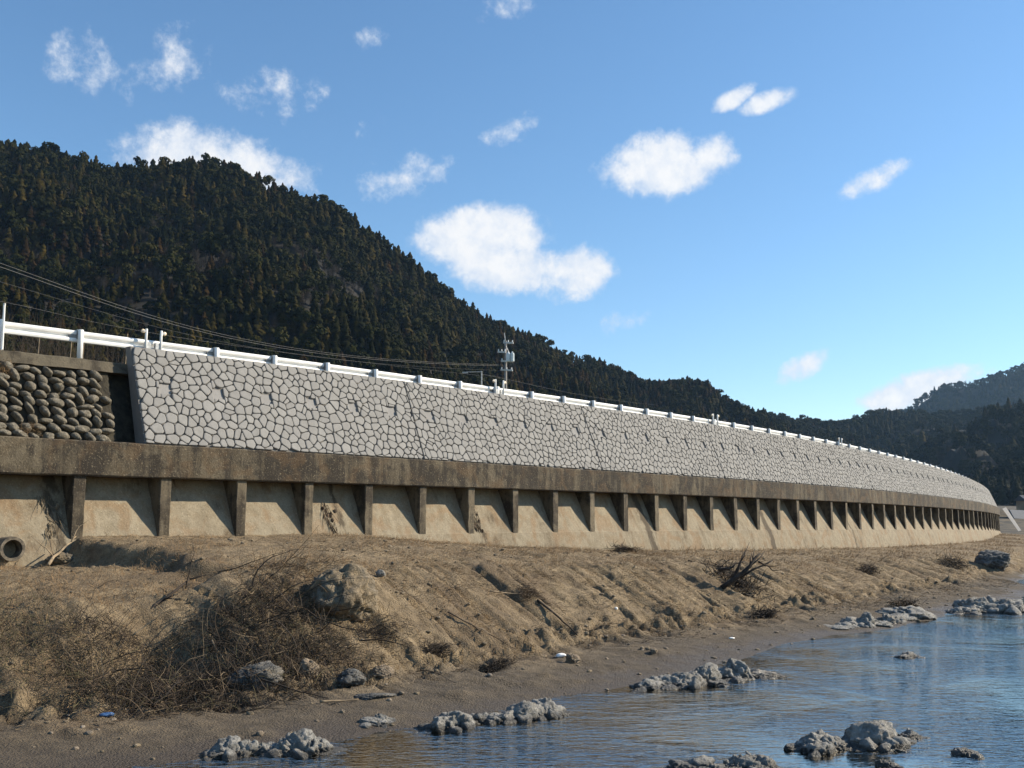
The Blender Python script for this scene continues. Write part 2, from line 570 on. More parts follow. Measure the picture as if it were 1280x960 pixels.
def rock_material(name, a, bcol, wetz=0.10, warm=(0.33, 0.29, 0.24)):
    m, q, b = mat_base(name)
    p = obj_coord(q)
    z = q.node('ShaderNodeSeparateXYZ', {0: q.node('ShaderNodeNewGeometry').outputs['Position']}).outputs[2]
    n = q.noise(p, 7.0, 8, 0.72, 0.6)
    n2 = q.noise(p, 30.0, 5, 0.65)
    n3 = q.noise(p, 1.7, 4, 0.6)
    c = q.mix(q.smooth(n, 0.34, 0.66), a, bcol)
    c = q.mix(q.math('MULTIPLY', q.smooth(n3, 0.5, 0.65), 0.5), c, warm)
    c = q.mix(q.math('MULTIPLY', q.smooth(n2, 0.58, 0.72), 0.5), c, (0.42, 0.41, 0.38))
    c = q.mix(q.math('MULTIPLY', q.smooth(n, 0.40, 0.30), 0.7), c, tuple(x * 0.4 for x in a))
    zz = q.math('ADD', z, q.math('MULTIPLY', q.math('SUBTRACT', n, 0.5), 0.08))
    wet = q.smooth(zz, wetz, wetz - 0.06)
    c = q.mix(q.math('MULTIPLY', wet, 0.85), c, (0.035, 0.031, 0.027))
    q.l.new(c, b.inputs['Base Color'])
    q.l.new(q.math('SUBTRACT', 0.85, q.math('MULTIPLY', wet, 0.45)), b.inputs['Roughness'])
    bump(q, b, q.math('ADD', q.math('MULTIPLY', n, 2.4), n2), 0.045, 0.9)
    return m


M['rock'] = rock_material('grey_bedrock', (0.15, 0.145, 0.132), (0.35, 0.335, 0.305))
M['rock_blue'] = rock_material('blue_grey_rock', (0.065, 0.064, 0.06), (0.15, 0.147, 0.138), -1)
M['rock_warm'] = rock_material('buff_stone', (0.18, 0.14, 0.095), (0.31, 0.24, 0.17), -1)
M['mudrock'] = rock_material('mud_covered_rock', (0.12, 0.092, 0.057), (0.29, 0.220, 0.135), -1, (0.15, 0.14, 0.12))
M['cobble'] = rock_material('mossy_cobble', (0.10, 0.087, 0.062), (0.27, 0.235, 0.18), -1, (0.14, 0.115, 0.075))


def water_material():
    m = bpy.data.materials.new('river_water')
    m.use_nodes = True
    nt = m.node_tree
    nt.nodes.clear()
    q = NT(nt)
    out = nt.nodes.new('ShaderNodeOutputMaterial')
    p = obj_coord(q, (1.0, 1.0, 1.0))
    pr = q.node('ShaderNodeMapping', {'Vector': q.node('ShaderNodeNewGeometry').outputs['Position'], 'Rotation': (0, 0, R(40)),
                                      'Scale': (1.0, 2.6, 1.0)}).outputs[0]
    w1 = q.noise(pr, 2.6, 2, 0.5, 0.5)
    w2 = q.noise(pr, 8.5, 2, 0.5, 0.4)
    calm = q.noise(p, 0.22, 4, 0.55, 0.5)
    amp = q.math('ADD', 0.25, q.math('MULTIPLY', q.smooth(calm, 0.42, 0.62), 1.3))
    h = q.math('MULTIPLY', q.math('ADD', w1, q.math('MULTIPLY', w2, 0.42)), amp)
    bn = q.node('ShaderNodeBump', {'Height': h, 'Distance': 0.030, 'Strength': 1.0}).outputs[0]
    bs = q.node('ShaderNodeBump', {'Height': h, 'Distance': 0.030, 'Strength': 0.6}).outputs[0]
    fr = q.node('ShaderNodeFresnel', {'IOR': 1.33, 'Normal': bs}).outputs[0]
    gl = q.node('ShaderNodeBsdfGlossy', {'Color': (0.56, 0.53, 0.48, 1), 'Roughness': 0.01, 'Normal': bn}).outputs[0]
    tr = q.node('ShaderNodeBsdfTransparent', {'Color': (0.96, 0.87, 0.68, 1)}).outputs[0]
    mx = q.node('ShaderNodeMixShader', {0: fr, 1: tr, 2: gl}).outputs[0]
    nt.links.new(mx, out.inputs['Surface'])
    return m


M['water'] = water_material()
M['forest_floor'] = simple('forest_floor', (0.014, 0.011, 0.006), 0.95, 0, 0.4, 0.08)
M['bankveg'] = simple('brown_bank_vegetation', (0.075, 0.056, 0.030), 0.95, 0, 0.5, 0.6, 0.05)
M['field'] = simple('dry_field', (0.14, 0.12, 0.06), 0.95, 0, 0.3, 0.1)

# ------------------------------------------------------------------ the river bank and bed
NTOP = 7.4


def zground(s, n):
    """terrain height in wall coordinates"""
    s = np.asarray(s, float)
    n = np.asarray(n, float)
    zw = np.interp(s, [-18, -3.0, -2.0, 7, 13, 20, 30, 40, 60, 80, 90, 98, 110], [0, 0, 0, 0, -0.42, -0.75, -0.95, -1.05, -1.15, -1.0, -0.6, -0.35, -0.3]) + z_rib(s) + 0.03
    zt = np.interp(s, [-18, -6, -2, 2, 8, 20, 30, 45, 70, 100], [1.5, 1.6, 1.85, 1.98, 1.82, 1.42, 1.2, 1.0, 0.85, 0.9])
    wob = fbm(s * 0.16, 3.1, 0, 3, 5)
    nt_ = np.interp(s, [-18, -6, -3, 0, 6, 20, 60], [5.5, 5.8, 8.2, 8.8, 8.2, 7.6, 7.2]) + wob * 0.5
    nf = np.interp(s, [-18, -6, -4, 0, 5, 12, 30, 50, 80], [10.0, 10.4, 11.9, 12.2, 11.5, 11.3, 10.5, 9.6, 9.0]) + fbm(s * 0.5, 9.7, 0, 3, 6) * 0.35
    nw = np.interp(s, [-18, -5, -1, 4, 12, 22, 30, 36, 41, 48, 60, 90], [13.2, 14.1, 14.7, 15.0, 14.3, 14.1, 14.2, 13.2, 11.2, 10.4, 11.5, 13]) + fbm(s * 0.3, 1.7, 0, 3, 8) * 0.35
    z = np.where(n < 1.5, zw, 0.0)
    t = np.clip((n - 1.5) / (nt_ - 1.5), 0, 1)
    berm = zw + (zt - zw) * (t * 0.45 + 0.55 * t ** 2)
    t2 = np.clip((n - nt_) / (nf - nt_), 0, 1)
    t2s = t2 * 0.75 + 0.25 * (t2 * t2 * (3 - 2 * t2))
    slope = zt + (0.26 - zt) * t2s
    t3 = np.clip((n - nf) / (nw - nf), 0, 1)
    flat = 0.26 - 0.26 * t3
    t4 = np.clip((n - nw) / 2.6, 0, 1)
    bed = -0.02 - 0.26 * t4 - 0.25 * np.clip((n - nw - 2.6) / 8, 0, 1)
    far_bank = np.clip((n - 30) / 6, 0, 1)
    z = np.where(n < nt_, berm, np.where(n < nf, slope, np.where(n < nw, flat, bed)))
    z = z + far_bank * far_bank * (3 - 2 * far_bank) * 1.9
    # the drain's channel: everything upstream of a small scarp lies lower
    sc = np.interp(n, [1.5, 3, 5, 7, 9], [-0.55, -0.25, 0.0, -0.1, -0.6]) + fbm(n * 0.8, 4.4, 0, 3, 11) * 0.3
    low = 1 / (1 + np.exp(np.clip((s - sc) * 14, -40, 40)))
    fade = np.clip((n - 0.6) / 0.6, 0, 1) * np.clip((9.3 - n) / 1.6, 0, 1)
    z = z - low * fade * (np.interp(n, [1.5, 3, 5, 9], [0.64, 0.56, 0.40, 0.30]) - 0.15 * np.clip((s + 2) / -9, 0, 1))
    # rills and lumps on the slope
    on = np.exp(-((n - (nt_ + nf) / 2) / ((nf - nt_) * 0.62)) ** 4)
    skew = s + 0.10 * n
    r1 = fbm(skew * 1.5, n * 0.22, 0, 3, 21)
    r2 = fbm(skew * 4.6, n * 0.5, 0, 3, 25)
    z = z + on * (0.13 * r1 - 0.10 * np.abs(r2) + 0.03 * r2)
    gul = np.abs(fbm(skew * 0.9 + 3.3, n * 0.12, 0, 2, 31))
    z = z - on * 0.16 * np.exp(-(gul / 0.07) ** 2)
    toe = np.exp(-((n - nf + 0.3) / 0.5) ** 2)
    z = z + toe * 0.17 * np.maximum(fbm(s * 2.9, n * 2.9, 0, 4, 41, 0.6), -0.5)
    land = np.clip((nw - n) / 1.2, 0, 1)
    z = z + land * (0.035 * fbm(s * 1.1, n * 1.1, 0, 4, 51) + 0.022 * fbm(s * 5, n * 5, 0, 4, 55, 0.6) * np.clip((nf + 0.6 - n), 0.45, 1))
    lump = np.clip(fbm(s * 1.6, n * 1.6, 0, 3, 61) - 0.45, 0, 1)
    z = z + land * lump * 0.10 * np.clip((n - 2) / 2, 0, 1)
    # undercut hollows beneath the brush on the left
    h1 = np.exp(-(((s + 2.6) / 1.1) ** 2 + ((n - 9.9) / 1.2) ** 2))
    z = z - 0.95 * h1
    z = z + 0.26 * np.exp(-(((s - 2.1) / 0.9) ** 2 + ((n - 9.2) / 1.3) ** 2))
    h2 = np.exp(-(((s + 0.6) / 1.6) ** 2 + ((n - 8.8) / 1.0) ** 2))
    z = z + 0.05 * h2
    return z


def terrain(name, sa, na, mat, kind='structure'):
    S, N = np.meshgrid(sa, na, indexing='ij')
    Z = zground(S, N)
    P = at(S, N, Z)
    me = bpy.data.meshes.new(name)
    V = P.reshape(-1, 3)
    Fc = grid_faces(len(sa), len(na))
    me.vertices.add(len(V))
    me.vertices.foreach_set('co', V.ravel())
    me.loops.add(len(Fc) * 4)
    me.loops.foreach_set('vertex_index', Fc[:, ::-1].ravel())
    me.polygons.add(len(Fc))
    me.polygons.foreach_set('loop_start', np.arange(len(Fc)) * 4)
    me.polygons.foreach_set('loop_total', np.full(len(Fc), 4))
    me.polygons.foreach_set('use_smooth', np.ones(len(Fc), bool))
    me.update(calc_edges=True)
    me.validate()
    me.materials.append(mat)
    return tag(link(name, me), kind=kind)


sa = np.concatenate([np.arange(-40, -16, 1.0), np.arange(-16, 22, 0.075), np.arange(22, 50, 0.15), np.arange(50, 150, 0.4)])
na = np.concatenate([np.arange(0.6, 16.0, 0.075), np.arange(16.0, 24, 0.4), np.arange(24, 60, 1.0)])
terrain('river_bank', sa, na, M['soil'])

mb = MB()
strip(mb, np.arange(-40, 150, 2.0), lambda s: [(38, 0.0), (26, 0.0), (18, 0), (7.5, 0.0)], closed=False)
tag(mb.build('river_water', M['water']), kind='structure')

mb = MB()
mb.add([(-640, -250, -1.6), (1250, -250, -1.6), (1250, 2040, -1.6), (-640, 2040, -1.6)], [[0, 1, 2, 3]])
tag(mb.build('valley_ground', M['field']), kind='structure')

# world position of a pixel on the terrain
def _hit(px, py):
    d = pix_dir(px, py)
    t = np.linspace(8, 120, 2600) / d.y
    X, Y, Z = d.x * t, d.y * t, CAMZ + d.z * t
    S, N = to_sn(X, Y)
    G = np.maximum(zground(S, N), -0.02)
    G = np.where(N < 1.0, -9, G)
    k = np.argmax(Z <= G)
    if not (Z <= G).any():
        k = len(t) - 1
    return S[k], N[k], np.array([X[k], Y[k], G[k]])


def hit(px, py):
    return _hit(px, py)[2]


def pix_on_plane_n(px, py, n):
    d = pix_dir(px, py)
    t = np.linspace(10, 120, 6000) / d.y
    X, Y, Z = d.x * t, d.y * t, CAMZ + d.z * t
    S, N = to_sn(X, Y)
    k = int(np.argmin(np.abs(N - n)))
    return S[k], Z[k]



# ------------------------------------------------------------------ old buttressed wall
old = empty('buttressed_wall', tuple(at(0, 1.5, z_rib(0))),
            'long weathered brown concrete wall with a heavy beam over rows of buttresses', 'wall')
mb = MB()
BF = 1.62
strip(mb, np.arange(S0, S1, 0.14), lambda s: [(0.55, z_bbot(s)), (BF - 0.025, z_bbot(s)), (BF, z_bbot(s) + 0.03), (BF, z_bbot(s) + 0.2), (BF, z_bbot(s) + 0.4), (BF, z_bbot(s) + 0.62),
                                               (BF - 0.005, z_btop(s) - 0.03), (BF - 0.035, z_btop(s)), (0.3, z_btop(s) + 0.01)], 0.012, 3)
mb.build('beam', M['beam'], old)
mb = MB()
NR = 1.5
nwall = lambda s, z: NR - 0.46 * (z - z_rib(s))
strip(mb, np.arange(S0, S1, 0.2), lambda s: [(nwall(s, z), z) for z in (z_bbot(s) + 0.004, z_bbot(s) - 0.4, z_bbot(s) - 0.9, z_rib(s) + 0.02)] +
      [(NR + 0.04, z_rib(s) - 0.02), (NR + 0.12, z_rib(s) - 0.3), (NR + 0.20, z_rib(s) - 0.6), (NR + 0.36, z_rib(s) - 1.3), (NR + 0.5, z_rib(s) - 2.4), (0.2, z_rib(s) - 2.4), (0.2, z_bbot(s) + 0.004)], 0.012, 9)
sw = mb.build('sloping_wall', M['slope'], old)
_vs = np.array([v.co[:] for v in sw.data.vertices])
_S = np.repeat(np.arange(S0, S1, 0.2), len(_vs) // len(np.arange(S0, S1, 0.2)))
_st = np.zeros(len(_vs))
_dz = z_bbot(_S) - _vs[:, 2]
for px_, wd, str_ in ((428, 0.20, .9), (232, 0.16, .6), (808, 0.38, 1.0), (600, 0.22, .8), (958, 0.45, 1.0), (1062, 0.3, .7), (70, 0.35, .8), (690, 0.15, .5)):
    s_, _z = pix_on_plane_n(px_, 640, 1.5)
    _st += str_ * np.exp(-((_S - s_ - 0.10 * _dz) / (wd * 0.8)) ** 2)
at2 = sw.data.attributes.new('stain', 'FLOAT', 'POINT')
at2.data.foreach_set('value', _st.astype(np.float32))
rib_s = [-0.609 + 2.2549 * i + 0.155 for i in range(-7, 51)]
for i, s in enumerate(rib_s):
    if s > S1 - 2:
        break
    mb = MB()
    w = 0.31
    zb, zt = z_rib(s) - 0.06, z_bbot(s) - 0.006
    fr = NR + 0.035
    zs = np.linspace(zb, zt, 9)
    rows = []
    for z in zs:
        jit = rng.normal(0, 0.006, 4)
        nb_ = nwall(s, z) - 0.06
        rows.append([at(s - w / 2 + jit[0], nb_, z), at(s - w / 2 + jit[0], fr - 0.02 + jit[2], z), at(s - w / 2 + 0.02, fr + jit[1], z),
                     at(s + w / 2 - 0.02, fr + jit[1], z), at(s + w / 2 + jit[3], fr - 0.02, z), at(s + w / 2 + jit[3], nb_, z)])
    mb.add(np.array(rows), grid_faces(9, 6, True))
    mb.f.append([8 * 6 + j for j in range(6)])
    mb.build('buttress', M['rib'], old)

# ------------------------------------------------------------------ stone-pattern retaining wall on top
NT0, NB0 = 0.38, 1.47
z_stop = lambda s: z_rail(s) - 0.335
z_sbot = lambda s: z_btop(s) + 0.012
stone_wall = empty('stone_pattern_wall', tuple(at(1.2, NB0, z_sbot(1.2))),
                   'long pale grey retaining wall of stone patterned concrete panels with dark joints', 'wall')
WS0, PLEN = 1.2, 9.7


def wall_pt(s, t, h):
    """s along, t 0..1 up the face, h proud of the face"""
    s = np.asarray(s, float)
    t = np.asarray(t, float)
    zt, zb = z_stop(s), z_sbot(s)
    H = zt - zb
    n = NB0 + (NB0 - 0.405 * H - NB0) * t
    z = zb + H * t
    L = math.hypot(0.405, 1)
    return at(s, n + h / L, z + h * 0.405 / L)


def clip(poly, a, b, c):
    """keep the side a x + b y <= c"""
    out = []
    m = len(poly)
    for i in range(m):
        p, r_ = poly[i], poly[(i + 1) % m]
        dp, dr = a * p[0] + b * p[1] - c, a * r_[0] + b * r_[1] - c
        if dp <= 0:
            out.append(p)
        if (dp < 0 < dr) or (dr < 0 < dp):
            k = dp / (dp - dr)
            out.append((p[0] + (r_[0] - p[0]) * k, p[1] + (r_[1] - p[1]) * k))
    return out


def cells(x0, x1, y0, y1, size, gap, r):
    seeds = []
    row = 0
    y = y0 - size * 0.2
    while y < y1 + size:
        x = x0 - size + (row % 2) * size * 0.5
        while x < x1 + size:
            seeds.append((x + r.uniform(-.36, .36) * size, y + r.uniform(-.33, .33) * size))
            if r.random() < 0.13:
                seeds.append((x + 0.5 * size + r.uniform(-.1, .1) * size, y + 0.45 * size))
            x += size * r.uniform(0.92, 1.12)
        y += size * 0.84
        row += 1
    P = np.array(seeds)
    res = []
    for i, p in enumerate(P):
        d = P - p
        d2 = (d ** 2).sum(1)
        near = np.argsort(d2)[1:22]
        poly = [(x0, y0), (x1, y0), (x1, y1), (x0, y1)]
        for j in near:
            L = math.sqrt(d2[j])
            if L > 3 * size:
                break
            a, b = d[j] / L
            poly = clip(poly, a, b, a * p[0] + b * p[1] + L / 2 - gap)
            if len(poly) < 3:
                break
        if len(poly) < 3:
            continue
        A = np.array(poly)
        ar = 0.5 * abs(np.dot(A[:, 0], np.roll(A[:, 1], 1)) - np.dot(A[:, 1], np.roll(A[:, 0], 1)))
        if ar < 0.006:
            continue
        res.append(A)
    return res


SL = 2.90      # slope length of the face
npan = int((S1 - WS0) / PLEN)
for k in range(npan):
    a0 = WS0 + k * PLEN + 0.012
    a1 = a0 + PLEN - 0.024
    if k == npan - 1:
        a1 = S1
    rr = np.random.default_rng(100 + k)
    back = MB()
    strip(back, np.linspace(a0, a1, 40), lambda s: [(float(NB0 - 0.048 - 0.405 * (z_stop(s) - z_sbot(s)) * t_), z_sbot(s) + (z_stop(s) - z_sbot(s)) * t_) for t_ in (0, 0.5, 1.0)] +
          [(float(NB0 - 0.405 * (z_stop(s) - z_sbot(s))) - 0.34, z_stop(s)), (NB0 - 0.55, z_sbot(s))])
    panel = back.build('panel', M['groove'], stone_wall)
    st = MB()
    holes = [(a0 + 0.8 + 1.6 * j) for j in range(6)]
    for A in cells(a0 + 0.012, a1 - 0.012, 0.02, SL - 0.015, 0.305, 0.0078, rr):
        polys = [A.tolist()]
        for hx in holes:
            x0, x1, y0, y1 = hx - 0.17, hx + 0.17, 1.52, 1.84
            nxt = []
            for P in polys:
                Q = np.array(P)
                if Q[:, 0].max() < x0 or Q[:, 0].min() > x1 or Q[:, 1].max() < y0 or Q[:, 1].min() > y1:
                    nxt.append(P)
                    continue
                tp = [tuple(p) for p in P]
                nxt.append(clip(tp, 1, 0, x0))
                nxt.append(clip(tp, -1, 0, -x1))
                mid_ = clip(clip(tp, -1, 0, -x0), 1, 0, x1)
                if len(mid_) > 2:
                    nxt.append(clip(mid_, 0, 1, y0))
                    nxt.append(clip(mid_, 0, -1, -y1))
            polys = [p for p in nxt if len(p) > 2]
        for P in polys:
            P = np.array(P)
            # round off the corners
            n_ = len(P)
            Q = []
            for i in range(n_):
                p, a, b = P[i], P[i - 1], P[(i + 1) % n_]
                Q.append(p + (a - p) * 0.18)
                Q.append(p + (b - p) * 0.18)
            Q = np.array(Q)
            c = Q.mean(0)
            size = np.sqrt(((Q - c) ** 2).sum(1)).mean()
            if size < 0.055 or 0.5 * abs(np.dot(P[:, 0], np.roll(P[:, 1], 1)) - np.dot(P[:, 1], np.roll(P[:, 0], 1))) < 0.009:
                continue
            hgt = 0.028 + rr.uniform(-0.006, 0.008)
            in1 = max(0.0, 1 - 0.010 / size)
            in2 = max(0.0, 1 - 0.035 / size)
            tilt = rr.normal(0, 0.03, 2)
            rings = [(1.0, -0.05), (in1, hgt * 0.75), (in2, hgt)]
            V = []
            for sc, h in rings:
                q_ = c + (Q - c) * sc
                hh = h + ((q_ - c) @ tilt if h > 0 else 0)
                V.append(wall_pt(q_[:, 0], q_[:, 1] / SL, hh))
            V = np.array(V)
            m_ = len(Q)
            k0 = st.k
            st.add(V, grid_faces(3, m_, True))
            st.f.append([k0 + 2 * m_ + i for i in range(m_)])
    st.build('stone_relief', M['block'], panel)
    for hx in holes:
        if hx > a1 - 0.3:
            continue
        hb = MB()
        x0, x1, y0, y1 = hx - 0.16, hx + 0.16, 1.53, 1.83
        V = [wall_pt(x, y / SL, h) for h in (-0.06, -0.038) for x, y in ((x0, y0), (x1, y0), (x1, y1), (x0, y1))]
        hb.add(V, [[4, 5, 6, 7], [0, 1, 5, 4], [1, 2, 6, 5], [2, 3, 7, 6], [3, 0, 4, 7]])
        hb.build('drain_block', M['insert'], panel)

# ------------------------------------------------------------------ cobble wall on the left
cw = empty('cobble_wall', tuple(at(-8, 1.0, z_btop(-8))),
           'old river cobble wall with mossy coping left of the pale patterned wall', 'wall')
z_cop = lambda s: z_rail(s) - 0.80
CB = 0.92
cn = lambda s, z: CB - 0.38 * (z - z_btop(s))
mb = MB()
strip(mb, np.append(np.arange(S0, WS0 - 0.5, 0.3), WS0 - 0.5), lambda s: [(cn(s, z_btop(s)), z_btop(s) + 0.004), (cn(s, z_cop(s) - 0.30), z_cop(s) - 0.30), (-0.8, z_cop(s) - 0.30), (-0.8, z_btop(s) + 0.004)])
strip(mb, np.arange(WS0 - 0.55, WS0 + 0.4, 0.2), lambda s: [(cn(s, z_btop(s)) - 0.3, z_btop(s) + 0.004), (cn(s, z_cop(s) - 0.30) - 0.3, z_cop(s) - 0.30), (-0.8, z_cop(s) - 0.30), (-0.8, z_btop(s) + 0.004)])
mb.build('mortar', M['mortar'], cw)
mb = MB()
strip(mb, np.arange(S0, WS0 + 0.3, 0.12), lambda s: [(cn(s, z_cop(s) - 0.30) + 0.11, z_cop(s) - 0.30), (cn(s, z_cop(s)) + 0.11, z_cop(s) - 0.02), (cn(s, z_cop(s)) + 0.08, z_cop(s)),
                                                  (-0.5, z_cop(s) + 0.01), (-0.5, z_cop(s) - 0.30)], 0.02, 13)
mb.build('coping', M['coping'], cw)


def ico(sub):
    import bmesh
    bm = bmesh.new()
    bmesh.ops.create_icosphere(bm, subdivisions=sub, radius=1)
    v = np.array([p.co[:] for p in bm.verts])
    f = np.array([[x.index for x in p.verts] for p in bm.faces])
    bm.free()
    return v, f


ICO = {k: ico(k) for k in (2, 3, 4, 5)}
mb = MB()
v0, f0 = ICO[3]
row = 0
z = 0.10
while z < 1.86:
    s = S0 + (row % 2) * 0.17
    while s < WS0 - 0.62:
        sz = rng.uniform(0.85, 1.15)
        w, h, d = 0.185 * sz * rng.uniform(0.7, 1.1), 0.098 * rng.uniform(0.75, 1.2), 0.17
        ang = R(rng.uniform(-10, 65))
        zz = z_btop(s) + z + rng.uniform(-0.045, 0.045)
        ax = axes(s)
        u = ax[0] * math.cos(ang) - ax[2] * math.sin(ang)
        vv = ax[0] * math.sin(ang) + ax[2] * math.cos(ang)
        p = v0 * (1 + 0.16 * fbm(v0[:, 0] * 1.3 + s * 7, v0[:, 1] * 1.3 + z * 9, v0[:, 2] * 1.3, 3, 77))[:, None]
        P = at(s, cn(s, zz) + 0.045, zz) + p[:, :1] * w * u + p[:, 1:2] * d * ax[1] + p[:, 2:] * h * vv
        mb.add(P, f0)
        s += 0.335 * rng.uniform(0.88, 1.12)
    z += 0.212
    row += 1
mb.build('cobbles', M['cobble'], cw, smooth=True)
# dry weeds rooted in the joints of the cobbles
for j, (s_, t_, lab) in enumerate([(-2.6, 0.55, 'dry weed tuft hanging low in the middle of the cobble wall'), (-1.5, 0.2, 'small dry weed tuft at the foot of the cobble wall near the beam'),
                                   (-2.0, 1.75, 'dry grass tuft sprouting beneath the coping of the cobble wall')]):
    mb = MB()
    zz = z_btop(s_) + t_
    N = 90
    b_ = at(rng.normal(s_, 0.12, N), cn(s_, zz) + 0.10, zz + rng.normal(0, 0.1, N))
    d_ = rng.normal(0, 0.8, (N, 3)) + axes(s_)[1] * 0.8 + np.array([0, 0, 0.1])
    twigs(mb, b_, d_, rng.uniform(0.12, 0.34, N), 0.006, 0.6, 5, 0.8)
    tag(mb.build('dry_weed', M['straw']), lab, 'weed', 'weeds on the cobble wall')

# ------------------------------------------------------------------ road behind
mb = MB()
strip(mb, np.arange(-60, 140, 3.0), lambda s: [(-0.52, z_cop(s) - 0.04), (-60, z_cop(s) - 0.04 - 0.4), (-60, -1.5), (-0.52, -1.5)])
tag(mb.build('road_embankment', M['field']), kind='structure')
mb = MB()
strip(mb, np.arange(-60, 140, 2.0), lambda s: [(-0.7, z_cop(s) + 0.004), (-7.5, z_cop(s) + 0.01)], closed=False)
tag(mb.build('road', M['asphalt']), kind='structure')
mb = MB()
strip(mb, np.arange(-60, 140, 2.0), lambda s: [(-1.05, z_cop(s) + 0.010), (-1.2, z_cop(s) + 0.010)], closed=False)
tag(mb.build('road_edge_line', M['white']), kind='structure')

# ------------------------------------------------------------------ guard rail
gr = empty('guard_rail', tuple(at(0, 0, z_cop(0))), 'long white steel guard rail on the road edge above both walls', 'guard rail')
mb = MB()
W_ = [(0.0, 0.0), (0.035, -0.02), (0.045, -0.07), (0.035, -0.12), (-0.03, -0.15), (-0.035, -0.175), (-0.03, -0.20), (0.035, -0.23), (0.045, -0.28), (0.035, -0.33), (0.0, -0.35)]
W_ = [(a, b * 0.9) for a, b in W_]
prof = [(-0.13 + a, b) for a, b in W_] + [(-0.134 + a, b) for a, b in W_[::-1]]
strip(mb, np.arange(S0, S1 - 4, 1.0), lambda s: [(a, z_rail(s) - 0.02 + b) for a, b in prof])
mb.build('rail', M['white'], gr, smooth=False)
pm = MB()
lathe(pm, [(0.0, -0.9), (0.07, -0.9), (0.07, -0.02), (0.06, -0.005), (0.0, 0.0)], (0, 0, 0), sides=12)
pme = pm.mesh('post', True); pme.materials.append(M['white'])
pme2 = pme.copy(); pme2.materials.clear(); pme2.materials.append(M['white'])
bk = MB()
box_mb(bk, (0.0, 0, 0.05), 0.13, 0.155, 0.24)
box_mb(bk, (-0.15, 0.03, 0.0), 0.20, 0.07, 0.20)
lathe(bk, [(0.0, 0), (0.022, 0), (0.022, 0.03), (0, 0.03)], (-0.13, 0.01, 0.04), (0, 1, 0), 6)
bme = bk.mesh('bracket'); bme.materials.append(M['bracket'])
for k in range(-8, 56):
    s = 2.0 * k
    if k == 1:
        s += 0.0
    if k == 1:
        continue
    o = link('post', pme if k < 1 else pme2, gr, None)
    o.location = at(s, 0.0, z_rail(s)); o.rotation_euler = (0, 0, -theta(s))
    o = link('bracket', bme, gr, None)
    o.location = at(s - 0.01, -0.10, z_rail(s) - 0.17)
    o.rotation_euler = (0, 0, math.pi / 2 - theta(s))
# delineator posts, in pairs
pairs = [(1, 'at the left end of the pale wall'), (8.02, 'left of the transformer pole'), (16.0, 'halfway along the wall'), (24.1, 'near the right where the wall starts to bend'), ]
pm = MB()
lathe(pm, [(0.0, -0.55), (0.034, -0.55), (0.034, 0.16), (0.028, 0.175), (0, 0.18)], (0, 0, 0), sides=10)
dme = pm.mesh('delineator_pole', True); dme.materials.append(M['white'])
hm = MB()
lathe(hm, [(0.0, -0.02), (0.052, -0.02), (0.060, 0.0), (0.052, 0.03), (0.0, 0.045)], (0, 0, 0), (0, 1, 0), 14)
hme = hm.mesh('reflector', True); hme.materials.append(M['lens'])
am = MB()
box_mb(am, (0, 0, 0), 0.09, 0.05, 0.05)
ame = am.mesh('reflector_arm'); ame.materials.append(M['galv'])
cm = MB()
box_mb(cm, (0, 0, 0), 0.16, 0.10, 0.18)
cme = cm.mesh('clamp'); cme.materials.append(M['galv'])
for k, where in pairs:
    for side, word in ((-1, 'left'), (1, 'right')):
        s = 2 * k + side * 0.22
        t = empty('delineator_post', tuple(at(s, 0.06, z_rail(s) + 0.08)), '%s reflector post of the pair %s' % (word, where), 'delineator', 'paired reflector posts on the guard rail', -theta(s))
        for nm, me, dx, dz in (('pole', dme, 0, 0), ('reflector', hme, side * 0.095, 0.10), ('reflector_arm', ame, side * 0.05, 0.10), ('clamp', cme, side * -0.07, -0.28)):
            o = bpy.data.objects.new(nm, me)
            o.parent = t
            o.rotation_euler = (0, 0, math.pi / 2)
            o.location = (0, dx, dz)
            if nm == 'clamp':
                o.location = (-0.05, dx, dz)
            col.objects.link(o)
# a taller thin pole at the far left
t = empty('marker_pole', tuple(at(-1.95, 0.12, z_rail(-2) - 0.8)), 'tall slim white pole beside the first guard rail post at the left edge', 'pole')
mb = MB()
tube(mb, [at(-1.97, 0.11, z_rail(-2) - 0.78), at(-1.99, 0.11, z_rail(-2) + 0.35)], 0.028, 8)
mb.build('shaft', M['white'], t)
mb = MB()
lathe(mb, [(0, 0), (0.034, 0), (0.03, 0.04), (0, 0.05)], at(-1.99, 0.11, z_rail(-2) + 0.35), sides=8)
mb.build('cap', M['galv'], t)

# ------------------------------------------------------------------ drain pipe through the sloping wall
sp, zp = pix_on_plane_n(11, 686, 1.75)
ax = axes(sp)
mb = MB()
lathe(mb, [(0.21, -0.9), (0.21, 0.0), (0.275, 0.0), (0.285, -0.03), (0.285, -0.16), (0.27, -0.18), (0.27, -1.0)], at(sp, 2.0, zp), ax[1], 28)
pipe = mb.build('drain_pipe', M['clay'], smooth=False)
tag(pipe, 'round concrete drain pipe sticking out of the wall foot at the left edge', 'pipe')

